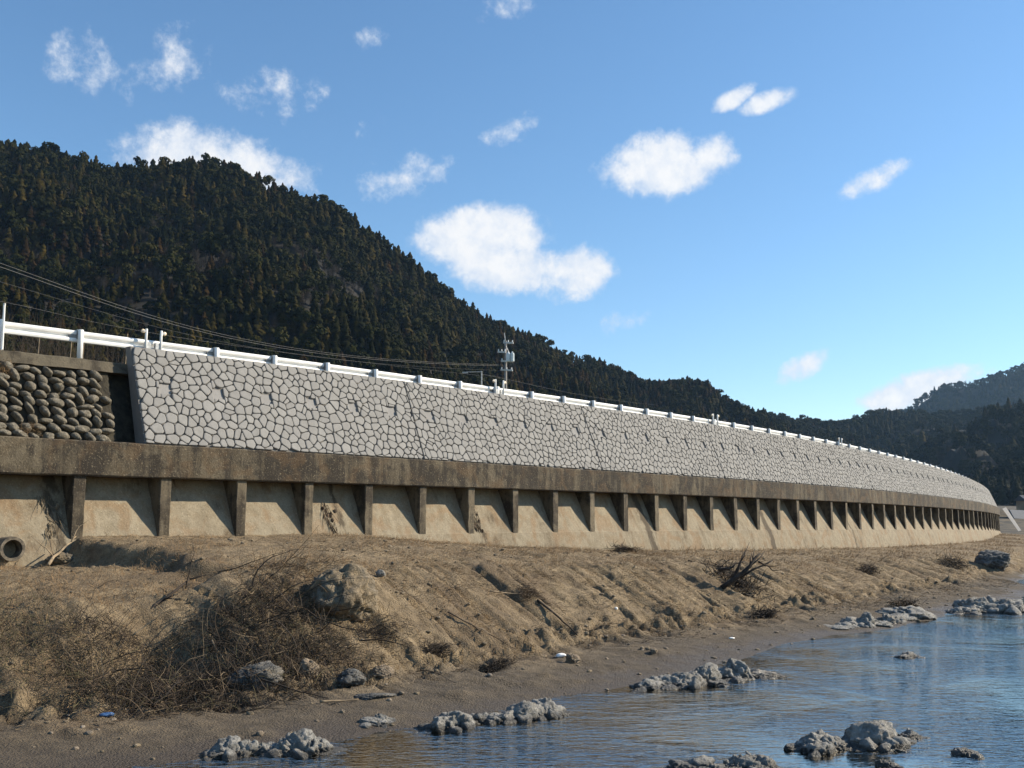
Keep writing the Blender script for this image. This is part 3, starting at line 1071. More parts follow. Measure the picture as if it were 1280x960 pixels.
# ------------------------------------------------------------------ rocks
def rock_mb(mb, c, size, rz, seed, sub=4, rough=0.33, crease=0.16):
    v, f = ICO[sub]
    o = seed * 3.7
    d = 1 + rough * fbm(v[:, 0] * 1.1 + o, v[:, 1] * 1.1, v[:, 2] * 1.1, 5, seed, 0.55)
    ri = np.abs(fbm(v[:, 0] * 1.7 - o, v[:, 1] * 1.7 + o, v[:, 2] * 1.7, 3, seed + 3))
    d -= crease * np.exp(-(ri / 0.10) ** 2)
    # facets
    for k in range(5):
        dr = np.random.default_rng(seed * 10 + k).normal(0, 1, 3)
        dr /= np.linalg.norm(dr)
        lim = 0.72
        pr = (v * d[:, None]) @ dr
        d = np.where(pr > lim, d * (lim + (pr - lim) * 0.35) / np.maximum(pr, 1e-6), d)
    if sub >= 4:
        b1 = fbm(v[:, 0] * 4.2 + o, v[:, 1] * 4.2, v[:, 2] * 4.2 - o, 4, seed + 5, 0.6)
        b2 = fbm(v[:, 0] * 3.1 - o, v[:, 1] * 3.1 + o, v[:, 2] * 3.1, 3, seed + 6)
        d = d + (rough / 0.33) ** 2 * (0.055 * b1 - 0.13 * np.exp(-(b2 / 0.09) ** 2) + 0.05 * np.abs(b2))
    p = v * d[:, None]
    ca, sa_ = math.cos(rz), math.sin(rz)
    x = p[:, 0] * size[0]; y = p[:, 1] * size[1]; z = p[:, 2] * size[2]
    mb.add(np.stack([c[0] + x * ca - y * sa_, c[1] + x * sa_ + y * ca, c[2] + z], -1), f)


def outcrop(px, py, wpx, hpx, label, seed, mat='rock', lumps=9, slant=0.0, name='rock_outcrop', peaks=None):
    """a low broken outcrop; px,py = middle of its base line, wpx, hpx = size in the picture"""
    p = hit(px, py)
    ppm = F / p[1]
    W, Hh = wpx / ppm, hpx / ppm
    mb = MB()
    r = np.random.default_rng(seed)
    pk = peaks or [(0.5, 1.0)]
    for k in range(lumps):
        u = (k + 0.5) / lumps + r.uniform(-0.25, 0.25) / lumps
        env = max(0.30, max(h * math.exp(-((u - c_) / 0.20) ** 2) for c_, h in pk))
        env *= min(1, 0.5 + 2.6 * min(u, 1 - u))
        h = Hh * env * r.uniform(0.75, 1.1)
        w = W / lumps * r.uniform(1.15, 1.9)
        h = min(h, w * 1.05)
        dpt = w * r.uniform(0.9, 1.5)
        x = p[0] + (u - 0.5) * W
        y = p[1] + (u - 0.5) * W * slant + r.uniform(-0.2, 0.7) * w
        rock_mb(mb, (x, y, -0.04 + p[2] * 0.9), (w, dpt, h * 0.88 + 0.03), r.uniform(0, 3), seed * 31 + k, 5)
        if r.random() < 0.8:
            rock_mb(mb, (x + r.uniform(-.6, .6) * w, y - r.uniform(0.5, 1.0) * dpt, -0.02 + p[2] * 0.9), (w * 0.5, w * 0.55, h * 0.45 + 0.02), r.uniform(0, 3), seed * 57 + k, 3)
    o = mb.build(name, M[mat], smooth=True)
    return tag(o, label, 'rock')


outcrop(338, 944, 165, 34, 'ridged pale grey rock half sunk in the shallows at the lower left', 11, lumps=13, slant=0.15, peaks=[(0.3, 1), (0.75, 0.9)])
outcrop(622, 904, 178, 39, 'long pale grey rock tapering along the water edge in the middle foreground', 12, lumps=15, slant=0.55, peaks=[(0.3, 0.8), (0.75, 1.0)])
outcrop(850, 858, 100, 44, 'rounded grey rock cluster with a tall left boulder at the water edge', 13, lumps=8, slant=0.3, peaks=[(0.65, 1.1)])
outcrop(930, 849, 78, 35, 'pale stepped grey rock just right of the tall rounded boulder cluster', 14, lumps=6, slant=0.3, peaks=[(0.3, 1.1)])
outcrop(1052, 938, 120, 39, 'broad tan grey boulder group standing in the water at the lower right', 15, lumps=8, slant=0.1, peaks=[(0.35, 0.85), (0.9, 1.0)])
outcrop(1096, 932, 50, 60, 'domed pale boulder topping the rock group in the water at lower right', 16, lumps=3, peaks=[(0.5, 1.15)], name='boulder')
outcrop(1140, 926, 42, 16, 'small low rock trailing off right of the domed boulder in the water', 17, lumps=4)
outcrop(905, 966, 125, 44, 'lumpy pale rocks cut off by the bottom edge in the river', 18, lumps=9, peaks=[(0.7, 1.1)])
outcrop(1078, 782, 62, 26, 'dark grey broken rocks in the shore mud left of the round wet boulder', 19, lumps=7, slant=0.6)
outcrop(1112, 778, 36, 22, 'low grey rocks between the broken pile and the round boulder on the shore', 20, lumps=4, slant=0.6)
outcrop(1136, 772, 22, 26, 'small rounded dark boulder at the waterline right of the broken rocks', 21, lumps=1, name='boulder')
outcrop(1040, 782, 22, 10, 'small flat dark stone lying on the mud left of the broken shore rocks', 22, lumps=2)
outcrop(1242, 766, 112, 36, 'wide flat pale rock lying in the river near the right edge', 23, lumps=9, slant=0.3, peaks=[(0.5, 1)])
outcrop(1133, 823, 34, 10, 'tiny low rocks breaking the open water surface in mid river', 24, lumps=4)
outcrop(1206, 804, 18, 6, 'single tiny rock tip in the blue water near the right', 25, lumps=2)
outcrop(1208, 946, 26, 13, 'small dark rock poking from rippled water near the bottom right corner', 26, lumps=3)
outcrop(470, 902, 36, 16, 'small pale grey rock bedded in the wet sand left of the long rock', 27, lumps=4)
outcrop(1112, 962, 26, 16, 'small pale rock just showing at the bottom edge of the river', 28, lumps=3)


def boulder(px, py, wpx, hpx, dr, label, seed, mat, name='boulder', sink=0.25, sub=5, cr=0.16, rough=0.33):
    p = hit(px, py)
    ppm = F / p[1]
    w, h = wpx / ppm, hpx / ppm
    mb = MB()
    rock_mb(mb, (p[0], p[1] + w * 0.3, p[2] + h * (0.5 - sink * 0.5)), (w * 0.53, w * dr * 0.5, h * (0.5 + sink * 0.5) * 1.02), 0.4, seed, sub, rough, cr)
    return tag(mb.build(name, M[mat], smooth=True), label, 'rock')


boulder(1247, 713, 44, 24, 0.9, 'big dark boulder alone on the shore below the far end of the wall', 41, 'rock_blue')
boulder(418, 764, 92, 52, 1.2, 'mud covered boulder humped on the crest of the bank above the brush', 42, 'mudrock', sink=0.62, cr=0.12, rough=0.26)
boulder(438, 858, 36, 17, 0.9, 'grey angular rock at the slope foot right of the brush', 43, 'rock_blue')
boulder(314, 862, 56, 26, 0.7, 'blue grey rock half buried among the brush twigs', 44, 'rock_blue')
boulder(384, 850, 26, 22, 0.8, 'buff rounded stone at the right end of the brush', 45, 'rock_warm')
boulder(478, 850, 24, 12, 0.7, 'buff stone in the rubble at the foot of the slope', 46, 'rock_warm')
boulder(606, 841, 17, 11, 0.8, 'dark brown clod lying alone on the sand below the slope', 47, 'mudrock')
boulder(716, 830, 18, 11, 0.9, 'small buff stone with a dark shadow beside the white foam scrap', 48, 'rock_warm')
boulder(475, 722, 12, 7, 0.9, 'small pale stone on the crest right of the mud covered boulder', 49, 'rock')
boulder(818, 818, 10, 7, 0.9, 'small pale stone on the sand flat near the middle of the shore', 50, 'rock_warm')
boulder(464, 876, 44, 5, 0.7, 'flat blue grey slab lying on the sand at the slope foot', 51, 'rock_blue', name='stone_slab')
boulder(75, 705, 30, 14, 1.0, 'dark muddy clod at the foot of the wall right of the drain pipe', 52, 'mudrock')

# scattered small stones
def pebble_field(name, n, region, smin, smax, mat, seed, lab):
    r = np.random.default_rng(seed)
    S = r.uniform(region[0], region[1], n); N = r.uniform(region[2], region[3], n)
    Z = zground(S, N)
    keep = Z > -0.03
    S, N, Z = S[keep], N[keep], Z[keep]
    P = at(S, N, Z)
    mb = MB()
    v, f = ICO[2]
    for i in range(len(P)):
        sz = smin + (smax - smin) * r.random() ** 3
        d = 1 + 0.25 * fbm(v[:, 0] + i, v[:, 1], v[:, 2], 2, i)
        a = r.uniform(0, 3)
        q_ = v * d[:, None] * np.array([sz, sz * r.uniform(.6, 1), sz * r.uniform(.4, .7)])
        x, y = q_[:, 0] * math.cos(a) - q_[:, 1] * math.sin(a), q_[:, 0] * math.sin(a) + q_[:, 1] * math.cos(a)
        mb.add(np.stack([x, y, q_[:, 2]], -1) + P[i] + (0, 0, sz * 0.15), f)
    tag(mb.build(name, M[mat], smooth=True), lab, 'pebbles', kind='stuff')


pebble_field('pebbles', 260, (-7, 30, 10.8, 15.0), 0.012, 0.07, 'rock_warm', 5, 'small buff pebbles scattered on the sand flat')
pebble_field('dark_pebbles', 300, (-7, 40, 10.2, 15.0), 0.012, 0.085, 'mudrock', 6, 'small dark clods and pebbles strewn over the shore')
pebble_field('soil_clods', 700, (-7, 30, 2.2, 12.0), 0.012, 0.08, 'mudrock', 8, 'crumbs of soil lying on the bank slope')

# ------------------------------------------------------------------ dry plants and driftwood
def scatter_grass(name, n, mat, seed, srange, nrange, thr, lmin, lmax, rad, lab, lean=0.5, flat=False):
    r = np.random.default_rng(seed)
    S = r.uniform(*srange, n * 3)
    N = r.uniform(*nrange, n * 3)
    d = fbm(S * 0.7, N * 0.9, 0, 3, seed)
    ok = (d > thr + r.normal(0, 0.15, len(d)))
    S, N = S[ok][:n], N[ok][:n]
    Z = zground(S, N)
    keep = Z > 0.04
    S, N, Z = S[keep], N[keep], Z[keep]
    P = at(S, N, Z - 0.01)
    k = len(P)
    dirs = r.normal(0, lean, (k, 3))
    dirs[:, 2] = np.abs(r.normal(0.05 if flat else 0.8, 0.05 if flat else 0.3, k))
    mb = MB()
    twigs(mb, P, dirs, r.uniform(lmin, lmax, k), rad, 0.5, 4, 0.0 if flat else 0.6, r)
    tag(mb.build(name, M[mat]), lab, 'grass', kind='stuff')


scatter_grass('dry_grass', 14000, 'straw', 201, (-12, 26), (1.7, 8.2), 0.0, 0.05, 0.20, 0.0045, 'short dry straw coloured grass on the terrace below the wall')
scatter_grass('far_dry_grass', 6000, 'straw', 202, (20, 100), (1.7, 8.0), 0.0, 0.08, 0.30, 0.010, 'dry brown grass along the distant foot of the wall')
scatter_grass('slope_straw', 8000, 'straw', 203, (-3, 40), (6.5, 11.8), 0.05, 0.05, 0.22, 0.0045, 'sparse straw and dead stalks on the bank slope', 0.8)
scatter_grass('flood_litter', 13000, 'twig', 204, (-8, 40), (2.0, 12.2), -0.1, 0.08, 0.38, 0.006, 'dark twigs and stalks left lying on the bank', 1.0, True)
scatter_grass('pale_litter', 1500, 'twig_pale', 205, (-8, 40), (2.0, 13.2), 0.1, 0.06, 0.30, 0.005, 'bleached straws lying on the bank', 1.0, True)
scatter_grass('toe_litter', 5500, 'twig', 206, (-6, 40), (10.6, 12.4), -0.1, 0.05, 0.25, 0.006, 'dark root fibres along the foot of the slope', 0.9, True)


def heap(name, pts, n, mats, seed, lmin, lmax, rad, updir, spread, lab, cat='brush', zoff=(0.0, 0.5), bend=0.5):
    """a tangled heap over a list of (s, n, radius, height)"""
    r = np.random.default_rng(seed)
    w = np.array([p[2] ** 2 for p in pts]); w = w / w.sum()
    idx = r.choice(len(pts), n, p=w)
    pa = np.array(pts)[idx]
    a = r.uniform(0, 2 * np.pi, n)
    q_ = np.sqrt(r.random(n)) * pa[:, 2]
    S = pa[:, 0] + q_ * np.cos(a); N = pa[:, 1] + q_ * np.sin(a)
    Z = zground(S, N) + pa[:, 3] * np.maximum(0, 1 - (q_ / pa[:, 2]) ** 2) * r.uniform(0, 1, n)
    P = at(S, N, Z)
    dirs = r.normal(0, spread, (n, 3)) + np.array(updir)
    L = lmin + (lmax - lmin) * r.random(n) ** 2
    out = []
    first = None
    for k, (m_, frac) in enumerate(mats):
        sel = slice(int(n * sum(x[1] for x in mats[:k])), int(n * (sum(x[1] for x in mats[:k + 1]))))
        mb = MB()
        twigs(mb, P[sel], dirs[sel], L[sel], rad * (0.6 + 0.8 * r.random(len(P[sel]))), bend, 6, 0.35, r)
        out.append((mb, m_))
    return out


brush = empty('brush_heap', tuple(hit(230, 850)), 'big tangled heap of dead brown brushwood at the left foot of the bank', 'brush')
for mb, m_ in heap('brush', [(-2.7, 10.9, 1.1, .45), (-1.7, 10.5, 1.4, .5), (-0.6, 10.4, 1.2, .42), (0.0, 9.6, 0.8, .15), (-3.6, 11.3, 1.0, .5), (-2.0, 11.6, 1.2, .35), (-0.4, 11.6, 0.9, .25), (-3.2, 9.6, 1.0, .6)], 9500,
                   [('twig', 0.32), ('twig_dark', 0.52), ('twig_pale', 0.08), ('straw_green', 0.08)], 301, 0.12, 0.85, 0.0050, (0.3, 0.0, -0.02), 0.65, ''):
    o = mb.build('twigs', M[m_], brush)
    o['kind'] = 'stuff'
_r = np.random.default_rng(333)
_S = _r.normal(-1.6, 1.0, 70); _N = _r.normal(10.5, 0.75, 70)
mb = MB()
_d = _r.normal(0, 0.45, (70, 3)) + (0.7, 0.1, 0.12)
twigs(mb, at(_S, _N, zground(_S, _N) + _r.uniform(0.02, 0.4, 70)), _d, _r.uniform(0.6, 1.7, 70), _r.uniform(0.008, 0.02, 70), 0.3, 8, 0.15, _r)
mb.build('dead_boughs', M['twig_dark'], brush)['kind'] = 'stuff'
weeds = empty('weed_thicket', tuple(hit(60, 850)), 'low matted dry weeds with olive stems in the lower left corner of the bank', 'weeds')
for mb, m_ in heap('weeds', [(-5.2, 8.6, 1.5, .35), (-4.9, 9.8, 1.3, .3), (-6.4, 8.8, 1.6, .35), (-4.2, 10.8, 0.9, .25), (-6.0, 7.4, 1.3, .3), (-4.4, 7.6, 1.0, .25), (-7.5, 9.5, 1.5, .3), (-3.9, 9.2, 1.0, .3)], 8000,
                   [('straw_green', 0.42), ('twig', 0.28), ('twig_dark', 0.22), ('straw', 0.08)], 302, 0.08, 0.42, 0.0045, (0.1, 0, 0.25), 0.6, ''):
    o = mb.build('stems', M[m_], weeds)
    o['kind'] = 'stuff'
crest = empty('crest_brush', tuple(hit(340, 740)), 'dry tan brush lying along the bank crest left of the mud covered boulder', 'brush')
for mb, m_ in heap('crest', [(0.6, 8.3, 0.8, .15), (1.4, 8.2, 0.8, .12), (0.5, 9.6, 1.0, .15)], 1000,
                   [('twig', 0.55), ('straw', 0.45)], 303, 0.15, 0.75, 0.005, (0.4, 0.15, 0.05), 0.6, ''):
    o = mb.build('twigs', M[m_], crest)
    o['kind'] = 'stuff'


def branch(name, start, end, rad, label, mat='twig_dark', kids=5, seed=1, kl=0.45, wob=0.06):
    r = np.random.default_rng(seed)
    start, end = np.array(start, float), np.array(end, float)
    L = np.linalg.norm(end - start)
    t = np.linspace(0, 1, 9)
    P = start + (end - start) * t[:, None] + np.cumsum(r.normal(0, wob * L / 9, (9, 3)), 0) * np.sin(np.pi * t)[:, None] * 1.5
    mb = MB()
    tube(mb, P, np.linspace(rad, rad * 0.35, 9), 7)
    for k in range(kids):
        i = r.integers(2, 9)
        d = (end - start) / L + r.normal(0, 0.6, 3)
        d /= np.linalg.norm(d)
        n_ = 6
        Q = [P[i]]
        for _ in range(n_ - 1):
            d = d + r.normal(0, 0.16, 3); d /= np.linalg.norm(d)
            Q.append(Q[-1] + d * L * kl * r.uniform(0.5, 1) / (n_ - 1))
        tube(mb, Q, np.linspace(rad * 0.42, rad * 0.12, n_), 5)
    return tag(mb.build(name, M[mat], smooth=True), label, 'branch')


def pz(px, py, dz=0.0):
    p = hit(px, py)
    return p + np.array([0, 0, dz])


def at_depth(px, py, y):
    d = pix_dir(px, py)
    return np.array([d.x, d.y, d.z]) * (y / d.y) + np.array([0, 0, CAMZ])


D_ = hit(215, 800)[1]
branch('fallen_branch', at_depth(172, 776, D_ + .3), at_depth(237, 724, D_ + 1.2), 0.045, 'thick dark branch sticking up to the right out of the brush heap', kids=3, seed=4, kl=0.35)
branch('upright_twig', at_depth(232, 736, D_ + 1.1), at_depth(243, 690, D_ + 1.2), 0.014, 'thin bare twig standing upright above the thick dark branch', kids=4, seed=5, kl=0.5)
branch('long_branch', at_depth(150, 795, D_), at_depth(330, 742, D_ + 1.8), 0.028, 'long thin branch arching along the top of the brush heap to the right', kids=8, seed=6, kl=0.35, mat='twig')
branch('bleached_branch', at_depth(165, 795, D_ - .5), at_depth(212, 760, D_ - .2), 0.018, 'pale bleached branch curving in front of the brush heap', kids=5, seed=7, kl=0.5, mat='twig_pale')
branch('leaning_stick', at_depth(265, 800, D_ - .6), at_depth(285, 832, D_ - .9), 0.014, 'short pale stick leaning down the front of the brush heap', kids=1, seed=8, mat='twig_pale')
branch('bent_root', at_depth(160, 845, D_ - 1.2), at_depth(206, 868, D_ - 1.3), 0.016, 'pale hooked root arching low in front of the brush heap', kids=2, seed=9, mat='twig_pale', wob=0.15)
branch('drift_stick', pz(400, 880, 0.03), pz(448, 877, 0.03), 0.022, 'pale straight driftwood stick lying on the sand below the brush', kids=1, seed=10, kl=0.2, mat='twig_pale', wob=0.03)
branch('dead_stick', pz(560, 770, 0.05), pz(640, 812, 0.04), 0.015, 'thin dark stick lying down the middle of the bank slope', kids=2, seed=12, kl=0.3, mat='twig')
branch('slope_root', pz(672, 752, 0.03), pz(722, 798, 0.03), 0.03, 'dark straight root lying down the slope above the white foam scrap', kids=1, seed=13, kl=0.2, mat='twig_dark', wob=0.03)
branch('tan_branch', pz(612, 742, 0.06), pz(662, 750, 0.08), 0.02, 'tan forked branch lying on the bank crest right of centre', kids=5, seed=14, kl=0.5, mat='twig_pale')
branch('wall_root', pz(60, 712, 0.1), pz(94, 686, 0.25), 0.04, 'pale curved stick caught at the foot of the first buttress', kids=2, seed=15, kl=0.4, mat='twig_pale')
branch('crooked_stick', pz(860, 702, 0.03), pz(905, 712, 0.03), 0.02, 'thin crooked dark stick left of the uprooted snag', kids=3, seed=16, kl=0.4, mat='twig')

# uprooted snag on the far part of the bank
p = hit(925, 742)
snag = empty('uprooted_snag', tuple(p), 'dark uprooted tree snag with raised forked limbs on the bank slope', 'snag')
mb = MB()
r = np.random.default_rng(55)
y0 = p[1]
for (x0, ya, x1, yb, rad, kids) in [(902, 735, 950, 692, 0.085, 3), (915, 728, 932, 692, 0.06, 2), (898, 712, 930, 702, 0.05, 1), (925, 722, 966, 700, 0.045, 2), (905, 740, 940, 745, 0.07, 2), (948, 702, 968, 714, 0.03, 1)]:
    a_, b_ = at_depth(x0, ya, y0 + 0.3), at_depth(x1, yb, y0 + 0.5)
    t = np.linspace(0, 1, 8)[:, None]
    P = a_ + (b_ - a_) * t + np.cumsum(r.normal(0, 0.03, (8, 3)), 0) * np.sin(np.pi * t)
    tube(mb, P, np.linspace(rad, rad * 0.4, 8), 7)
    for k in range(kids):
        i = r.integers(3, 8)
        d = r.normal(0, 0.5, 3) + (b_ - a_) / np.linalg.norm(b_ - a_)
        tube(mb, [P[i], P[i] + d * 0.18, P[i] + d * 0.34 + r.normal(0, 0.05, 3)], [rad * 0.35, rad * 0.25, rad * 0.12], 5)
mb.build('limb', M['twig_dark'], snag, smooth=True)
mb = MB()
s_, n_, _p = _hit(928, 738)
S = r.normal(s_, 0.40, 420); N = r.normal(n_ - 0.2, 0.42, 420)
P = at(S, N, zground(S, N) + r.uniform(0, 0.35, 420))
twigs(mb, P, r.normal(0, 0.7, (420, 3)) + np.array([0.2, 0, 0.3]), r.uniform(0.2, 0.7, 420), 0.012, 0.5, 5, 0.3, r)
mb.build('root_mass', M['twig_dark'], snag)
for (px, py, lab, sd_, sz_) in [(955, 772, 'small dark root clump at the slope foot below the uprooted snag', 61, 0.35), (1085, 715, 'brown brush clump on the far bank crest', 62, 0.5), (1192, 708, 'dark matted brush on the shore left of the lone far boulder', 63, 0.9),
                           (660, 745, 'small brown root tangle on the bank crest', 64, 0.3), (470, 795, 'dark root tangle halfway down the slope right of the brush', 65, 0.45), (620, 838, 'dark fibrous root clump at the slope foot in the middle', 66, 0.3),
                           (545, 815, 'small dark root tuft under an eroded lip of the slope', 67, 0.22), (780, 690, 'brown weed clump on the terrace in front of the wall', 68, 0.5), (1130, 760, 'brown weed patch on the shore mud near the wet rocks', 69, 0.5)]:
    s_, n_, _p = _hit(px, py)
    r = np.random.default_rng(sd_)
    k = 420
    S = r.normal(s_, sz_ * 0.6, k); N = r.normal(n_, sz_ * 0.35, k)
    P = at(S, N, zground(S, N) + r.uniform(0, 0.1 + sz_ * 0.2, k))
    mb = MB()
    twigs(mb, P, r.normal(0, 0.7, (k, 3)) * (1, 1, .55) + np.array([0.2, 0, 0.05]), r.uniform(0.06, 0.15 + sz_ * 0.4, k), 0.005 + 0.008 * (_p[1] > 28), 0.5, 5, 0.3, r)
    tag(mb.build('root_clump', M['twig_dark' if 'dark' in lab else 'twig']), lab, 'brush')

# roots and rubble hanging in three bays of the old wall
for (px, py, hh, sd_, lab) in [(418, 668, 1.0, 71, 'dead roots and dirt washed down the wall bay left of centre'), (600, 668, 1.0, 72, 'pale forked dead root hanging in a bay of the wall'),
                               (68, 672, 1.1, 73, 'broken mortar and dead roots beside the first buttress')]:
    s_, zz = pix_on_plane_n(px, py, 1.5)
    r = np.random.default_rng(sd_)
    mb = MB()
    k = 46
    zt_ = z_rib(s_) + r.uniform(0.1, hh, k)
    b_ = at(s_ + r.normal(0, 0.10, k) - 0.1 * (zt_ - z_rib(s_)), nwall(s_, zt_) + 0.02, zt_)
    twigs(mb, b_, r.normal(0, 0.25, (k, 3)) + axes(s_)[1] * 0.45 - np.array([0, 0, 1.0]), r.uniform(0.15, 0.7, k), 0.009, 0.2, 6, 0.0, r)
    v, f = ICO[3]
    for j in range(9):
        z_ = z_rib(s_) + r.uniform(-0.1, hh * 0.8)
        c_ = at(s_ + r.normal(0, 0.16), float(nwall(s_, z_)) + 0.0, z_)
        rock_mb(mb, c_, (0.06 * r.uniform(.5, 1.4), 0.04, 0.08 * r.uniform(.6, 1.6)), r.uniform(0, 3), sd_ * 10 + j, 3)
    tag(mb.build('hanging_roots', M['twig' if sd_ != 73 else 'mudrock']), lab, 'roots')

# litter
def scrap(name, px, py, w, d, h, mat, lab, seed):
    p = hit(px, py)
    mb = MB()
    rock_mb(mb, (p[0], p[1], p[2] + h * 0.4), (w / 2, d / 2, h / 2), 0.3, seed, 3, 0.25, 0.25)
    tag(mb.build(name, M[mat], smooth=True), lab, 'litter')


scrap('foam_scrap', 701, 822, 0.22, 0.16, 0.10, 'foam', 'white scrap of foam on the sand near the middle of the shore', 81)
scrap('red_scrap', 948, 772, 0.15, 0.10, 0.10, 'red', 'small red plastic scrap at the slope foot below the snag', 82)
scrap('blue_scrap', 133, 896, 0.24, 0.16, 0.07, 'blue', 'crumpled blue plastic at the edge of the wet sand lower left', 83)
scrap('plastic_scrap', 67, 829, 0.055, 0.05, 0.05, 'red', 'tiny red cap among the weeds at far left', 84)
scrap('white_shard', 915, 799, 0.16, 0.1, 0.06, 'foam', 'thin white shard on the sand flat below the snag', 85)
scrap('pale_shard', 770, 762, 0.10, 0.08, 0.08, 'foam', 'tiny white chip on the bank slope right of centre', 86)

# ------------------------------------------------------------------ poles and cables
PD = 90.0
pp = at_depth(632, 470, PD)
pole = empty('utility_pole', (pp[0], pp[1], 7.0), 'concrete utility pole with crossarms and two grey transformers behind the guard rail', 'utility pole')
mb = MB()
tz = at_depth(630, 426, PD)[2]
tube(mb, [(pp[0], pp[1], 5.0), (pp[0], pp[1], tz)], [0.19, 0.11], 12)
mb.build('shaft', M['pole'], pole, smooth=True)
mb = MB()
tube(mb, [(pp[0], pp[1], tz - 0.3), (pp[0] - 0.12, pp[1], at_depth(628, 416, PD)[2])], 0.05, 6)
mb.build('top_spike', M['galv'], pole)
for (ya, L_, dx) in ((429, 0.75, 0.25), (440.5, 0.6, -0.35), (452, 0.85, 0.1), (463, 0.9, 0.1)):
    zc = at_depth(632, ya, PD)[2]
    mb = MB()
    a_ = np.array([[0.85, -0.5, -0.12], [0.5, 0.86, 0], [0.1, -0.06, 0.99]])
    box_mb(mb, (pp[0] + dx, pp[1] - 0.2, zc), L_ * 1.4, 0.12, 0.14, a_)
    arm = mb.build('crossarm', M['galv'], pole)
    for u in (-0.45, 0, 0.45):
        mb = MB()
        lathe(mb, [(0, 0), (0.05, 0), (0.06, 0.06), (0.04, 0.1), (0.06, 0.14), (0.03, 0.2), (0, 0.2)], np.array([pp[0] + dx, pp[1] - 0.2, zc + 0.06]) + a_[0] * u * L_ * 1.3, sides=8)
        mb.build('insulator', M['white'], arm)
for px in (635.3, 640.3):
    q0 = at_depth(px, 453, PD)
    mb = MB()
    lathe(mb, [(0, 0), (0.17, 0), (0.19, 0.05), (0.19, 0.72), (0.14, 0.80), (0.06, 0.84), (0.05, 0.94), (0, 0.94)], (q0[0], q0[1] - 0.45, q0[2]), sides=16)
    mb.build('transformer', M['tank'], pole, smooth=False)
mb = MB()
tube(mb, [at_depth(631, 430, PD - .3), at_depth(637, 442, PD - .3)], 0.035, 5)
mb.build('stay', M['galv'], pole)
# small lamp post
q0, q1, q2 = at_depth(602, 485, 75), at_depth(602, 464, 75), at_depth(583, 465, 75)
lp = empty('street_lamp', (q0[0], q0[1], 7.0), 'thin grey street lamp with a side arm left of the transformer pole', 'street lamp')
mb = MB(); tube(mb, [(q0[0], q0[1], 5.5), q1], [0.07, 0.045], 8); mb.build('shaft', M['galv'], lp)
mb = MB(); tube(mb, [q1 - (0, 0, .05), q2], [0.035, 0.03], 6); mb.build('arm', M['galv'], lp)
mb = MB(); box_mb(mb, q2 - np.array([0.1, 0, 0.05]), 0.42, 0.16, 0.10); mb.build('lamp_head', M['galv'], lp)

def cable(pix, label, rad, mat='wire_grey', name='cable'):
    """pix: list of (px, py, depth)"""
    P = np.array([at_depth(a, b, c) for a, b, c in pix])
    t = np.linspace(0, len(P) - 1, 60)
    idx = np.arange(len(P))
    co = [np.polyfit(idx, P[:, k], min(3, len(P) - 1)) for k in range(3)]
    Q = np.stack([np.polyval(c, t) for c in co], -1)
    mb = MB()
    tube(mb, Q, rad, 5)
    tag(mb.build(name, M[mat]), label, 'cable', 'overhead cables')


cable([(-140, 292, 34), (60, 358, 42), (240, 408, 53), (420, 446, 69), (631, 457, 90)], 'uppermost overhead cable sagging from the left edge to the transformer pole', 0.008)
cable([(-140, 286, 34.5), (60, 354, 42.5), (240, 404.5, 53.5), (420, 444, 69.5), (631, 455.5, 90)], 'overhead cable running just above its twin towards the transformer pole', 0.007, 'wire_grey')
cable([(-140, 318, 34), (60, 372, 42), (240, 417, 53), (420, 450, 69), (631, 463, 90)], 'lower dark overhead cable reaching the bottom crossarm', 0.008, 'wire')
cable([(-140, 355, 40), (20, 380, 45), (150, 410, 52), (300, 432, 62), (602, 470, 75)], 'faint thin cable low behind the guard rail on the left', 0.005, 'wire_grey')
cable([(602, 468, 75), (660, 480, 95), (740, 496, 130), (820, 506, 170)], 'thin cable running right from the lamp behind the guard rail', 0.012, 'wire')

# ------------------------------------------------------------------ hills
HA = dict(px=[-260, -60, 0, 30, 60, 100, 140, 160, 200, 235, 290, 330, 370, 400, 440, 480, 520, 560, 600, 650, 700, 750, 800, 850, 880, 920, 980, 1070, 1160, 1300],
          py=[150, 165, 172, 176, 183, 194, 206, 208, 202, 198, 206, 224, 236, 244, 266, 298, 330, 360, 386, 412, 431, 452, 475, 478, 482, 500, 518, 533, 560, 600],
          yr=[(-260, 400), (0, 440), (240, 450), (400, 430), (560, 470), (700, 560), (850, 680), (1000, 860), (1160, 1000), (1300, 1050)],
          yf=[(-260, 120), (0, 130), (300, 150), (560, 200), (700, 260), (850, 340), (1000, 440), (1160, 560), (1300, 600)], tree=6.8, tb=200)
HB = dict(px=[940, 1020, 1060, 1080, 1095, 1110, 1140, 1170, 1200, 1240, 1280, 1400, 1560],
          py=[560, 540, 528, 518, 513, 511, 512, 516, 512, 508, 500, 490, 470],
          yr=[(940, 1120), (1060, 1100), (1300, 900), (1560, 800)], yf=[(940, 700), (1060, 620), (1200, 420), (1560, 330)], tree=9, tb=0)
HC = dict(px=[1000, 1100, 1140, 1152, 1170, 1185, 1210, 1235, 1250, 1265, 1280, 1320, 1400, 1560],
          py=[580, 530, 508, 496, 484, 479, 476, 471, 465, 459, 453, 440, 420, 400],
          yr=[(1000, 1650), (1560, 1650)], yf=[(1000, 1250), (1560, 1250)], tree=9, tb=0)


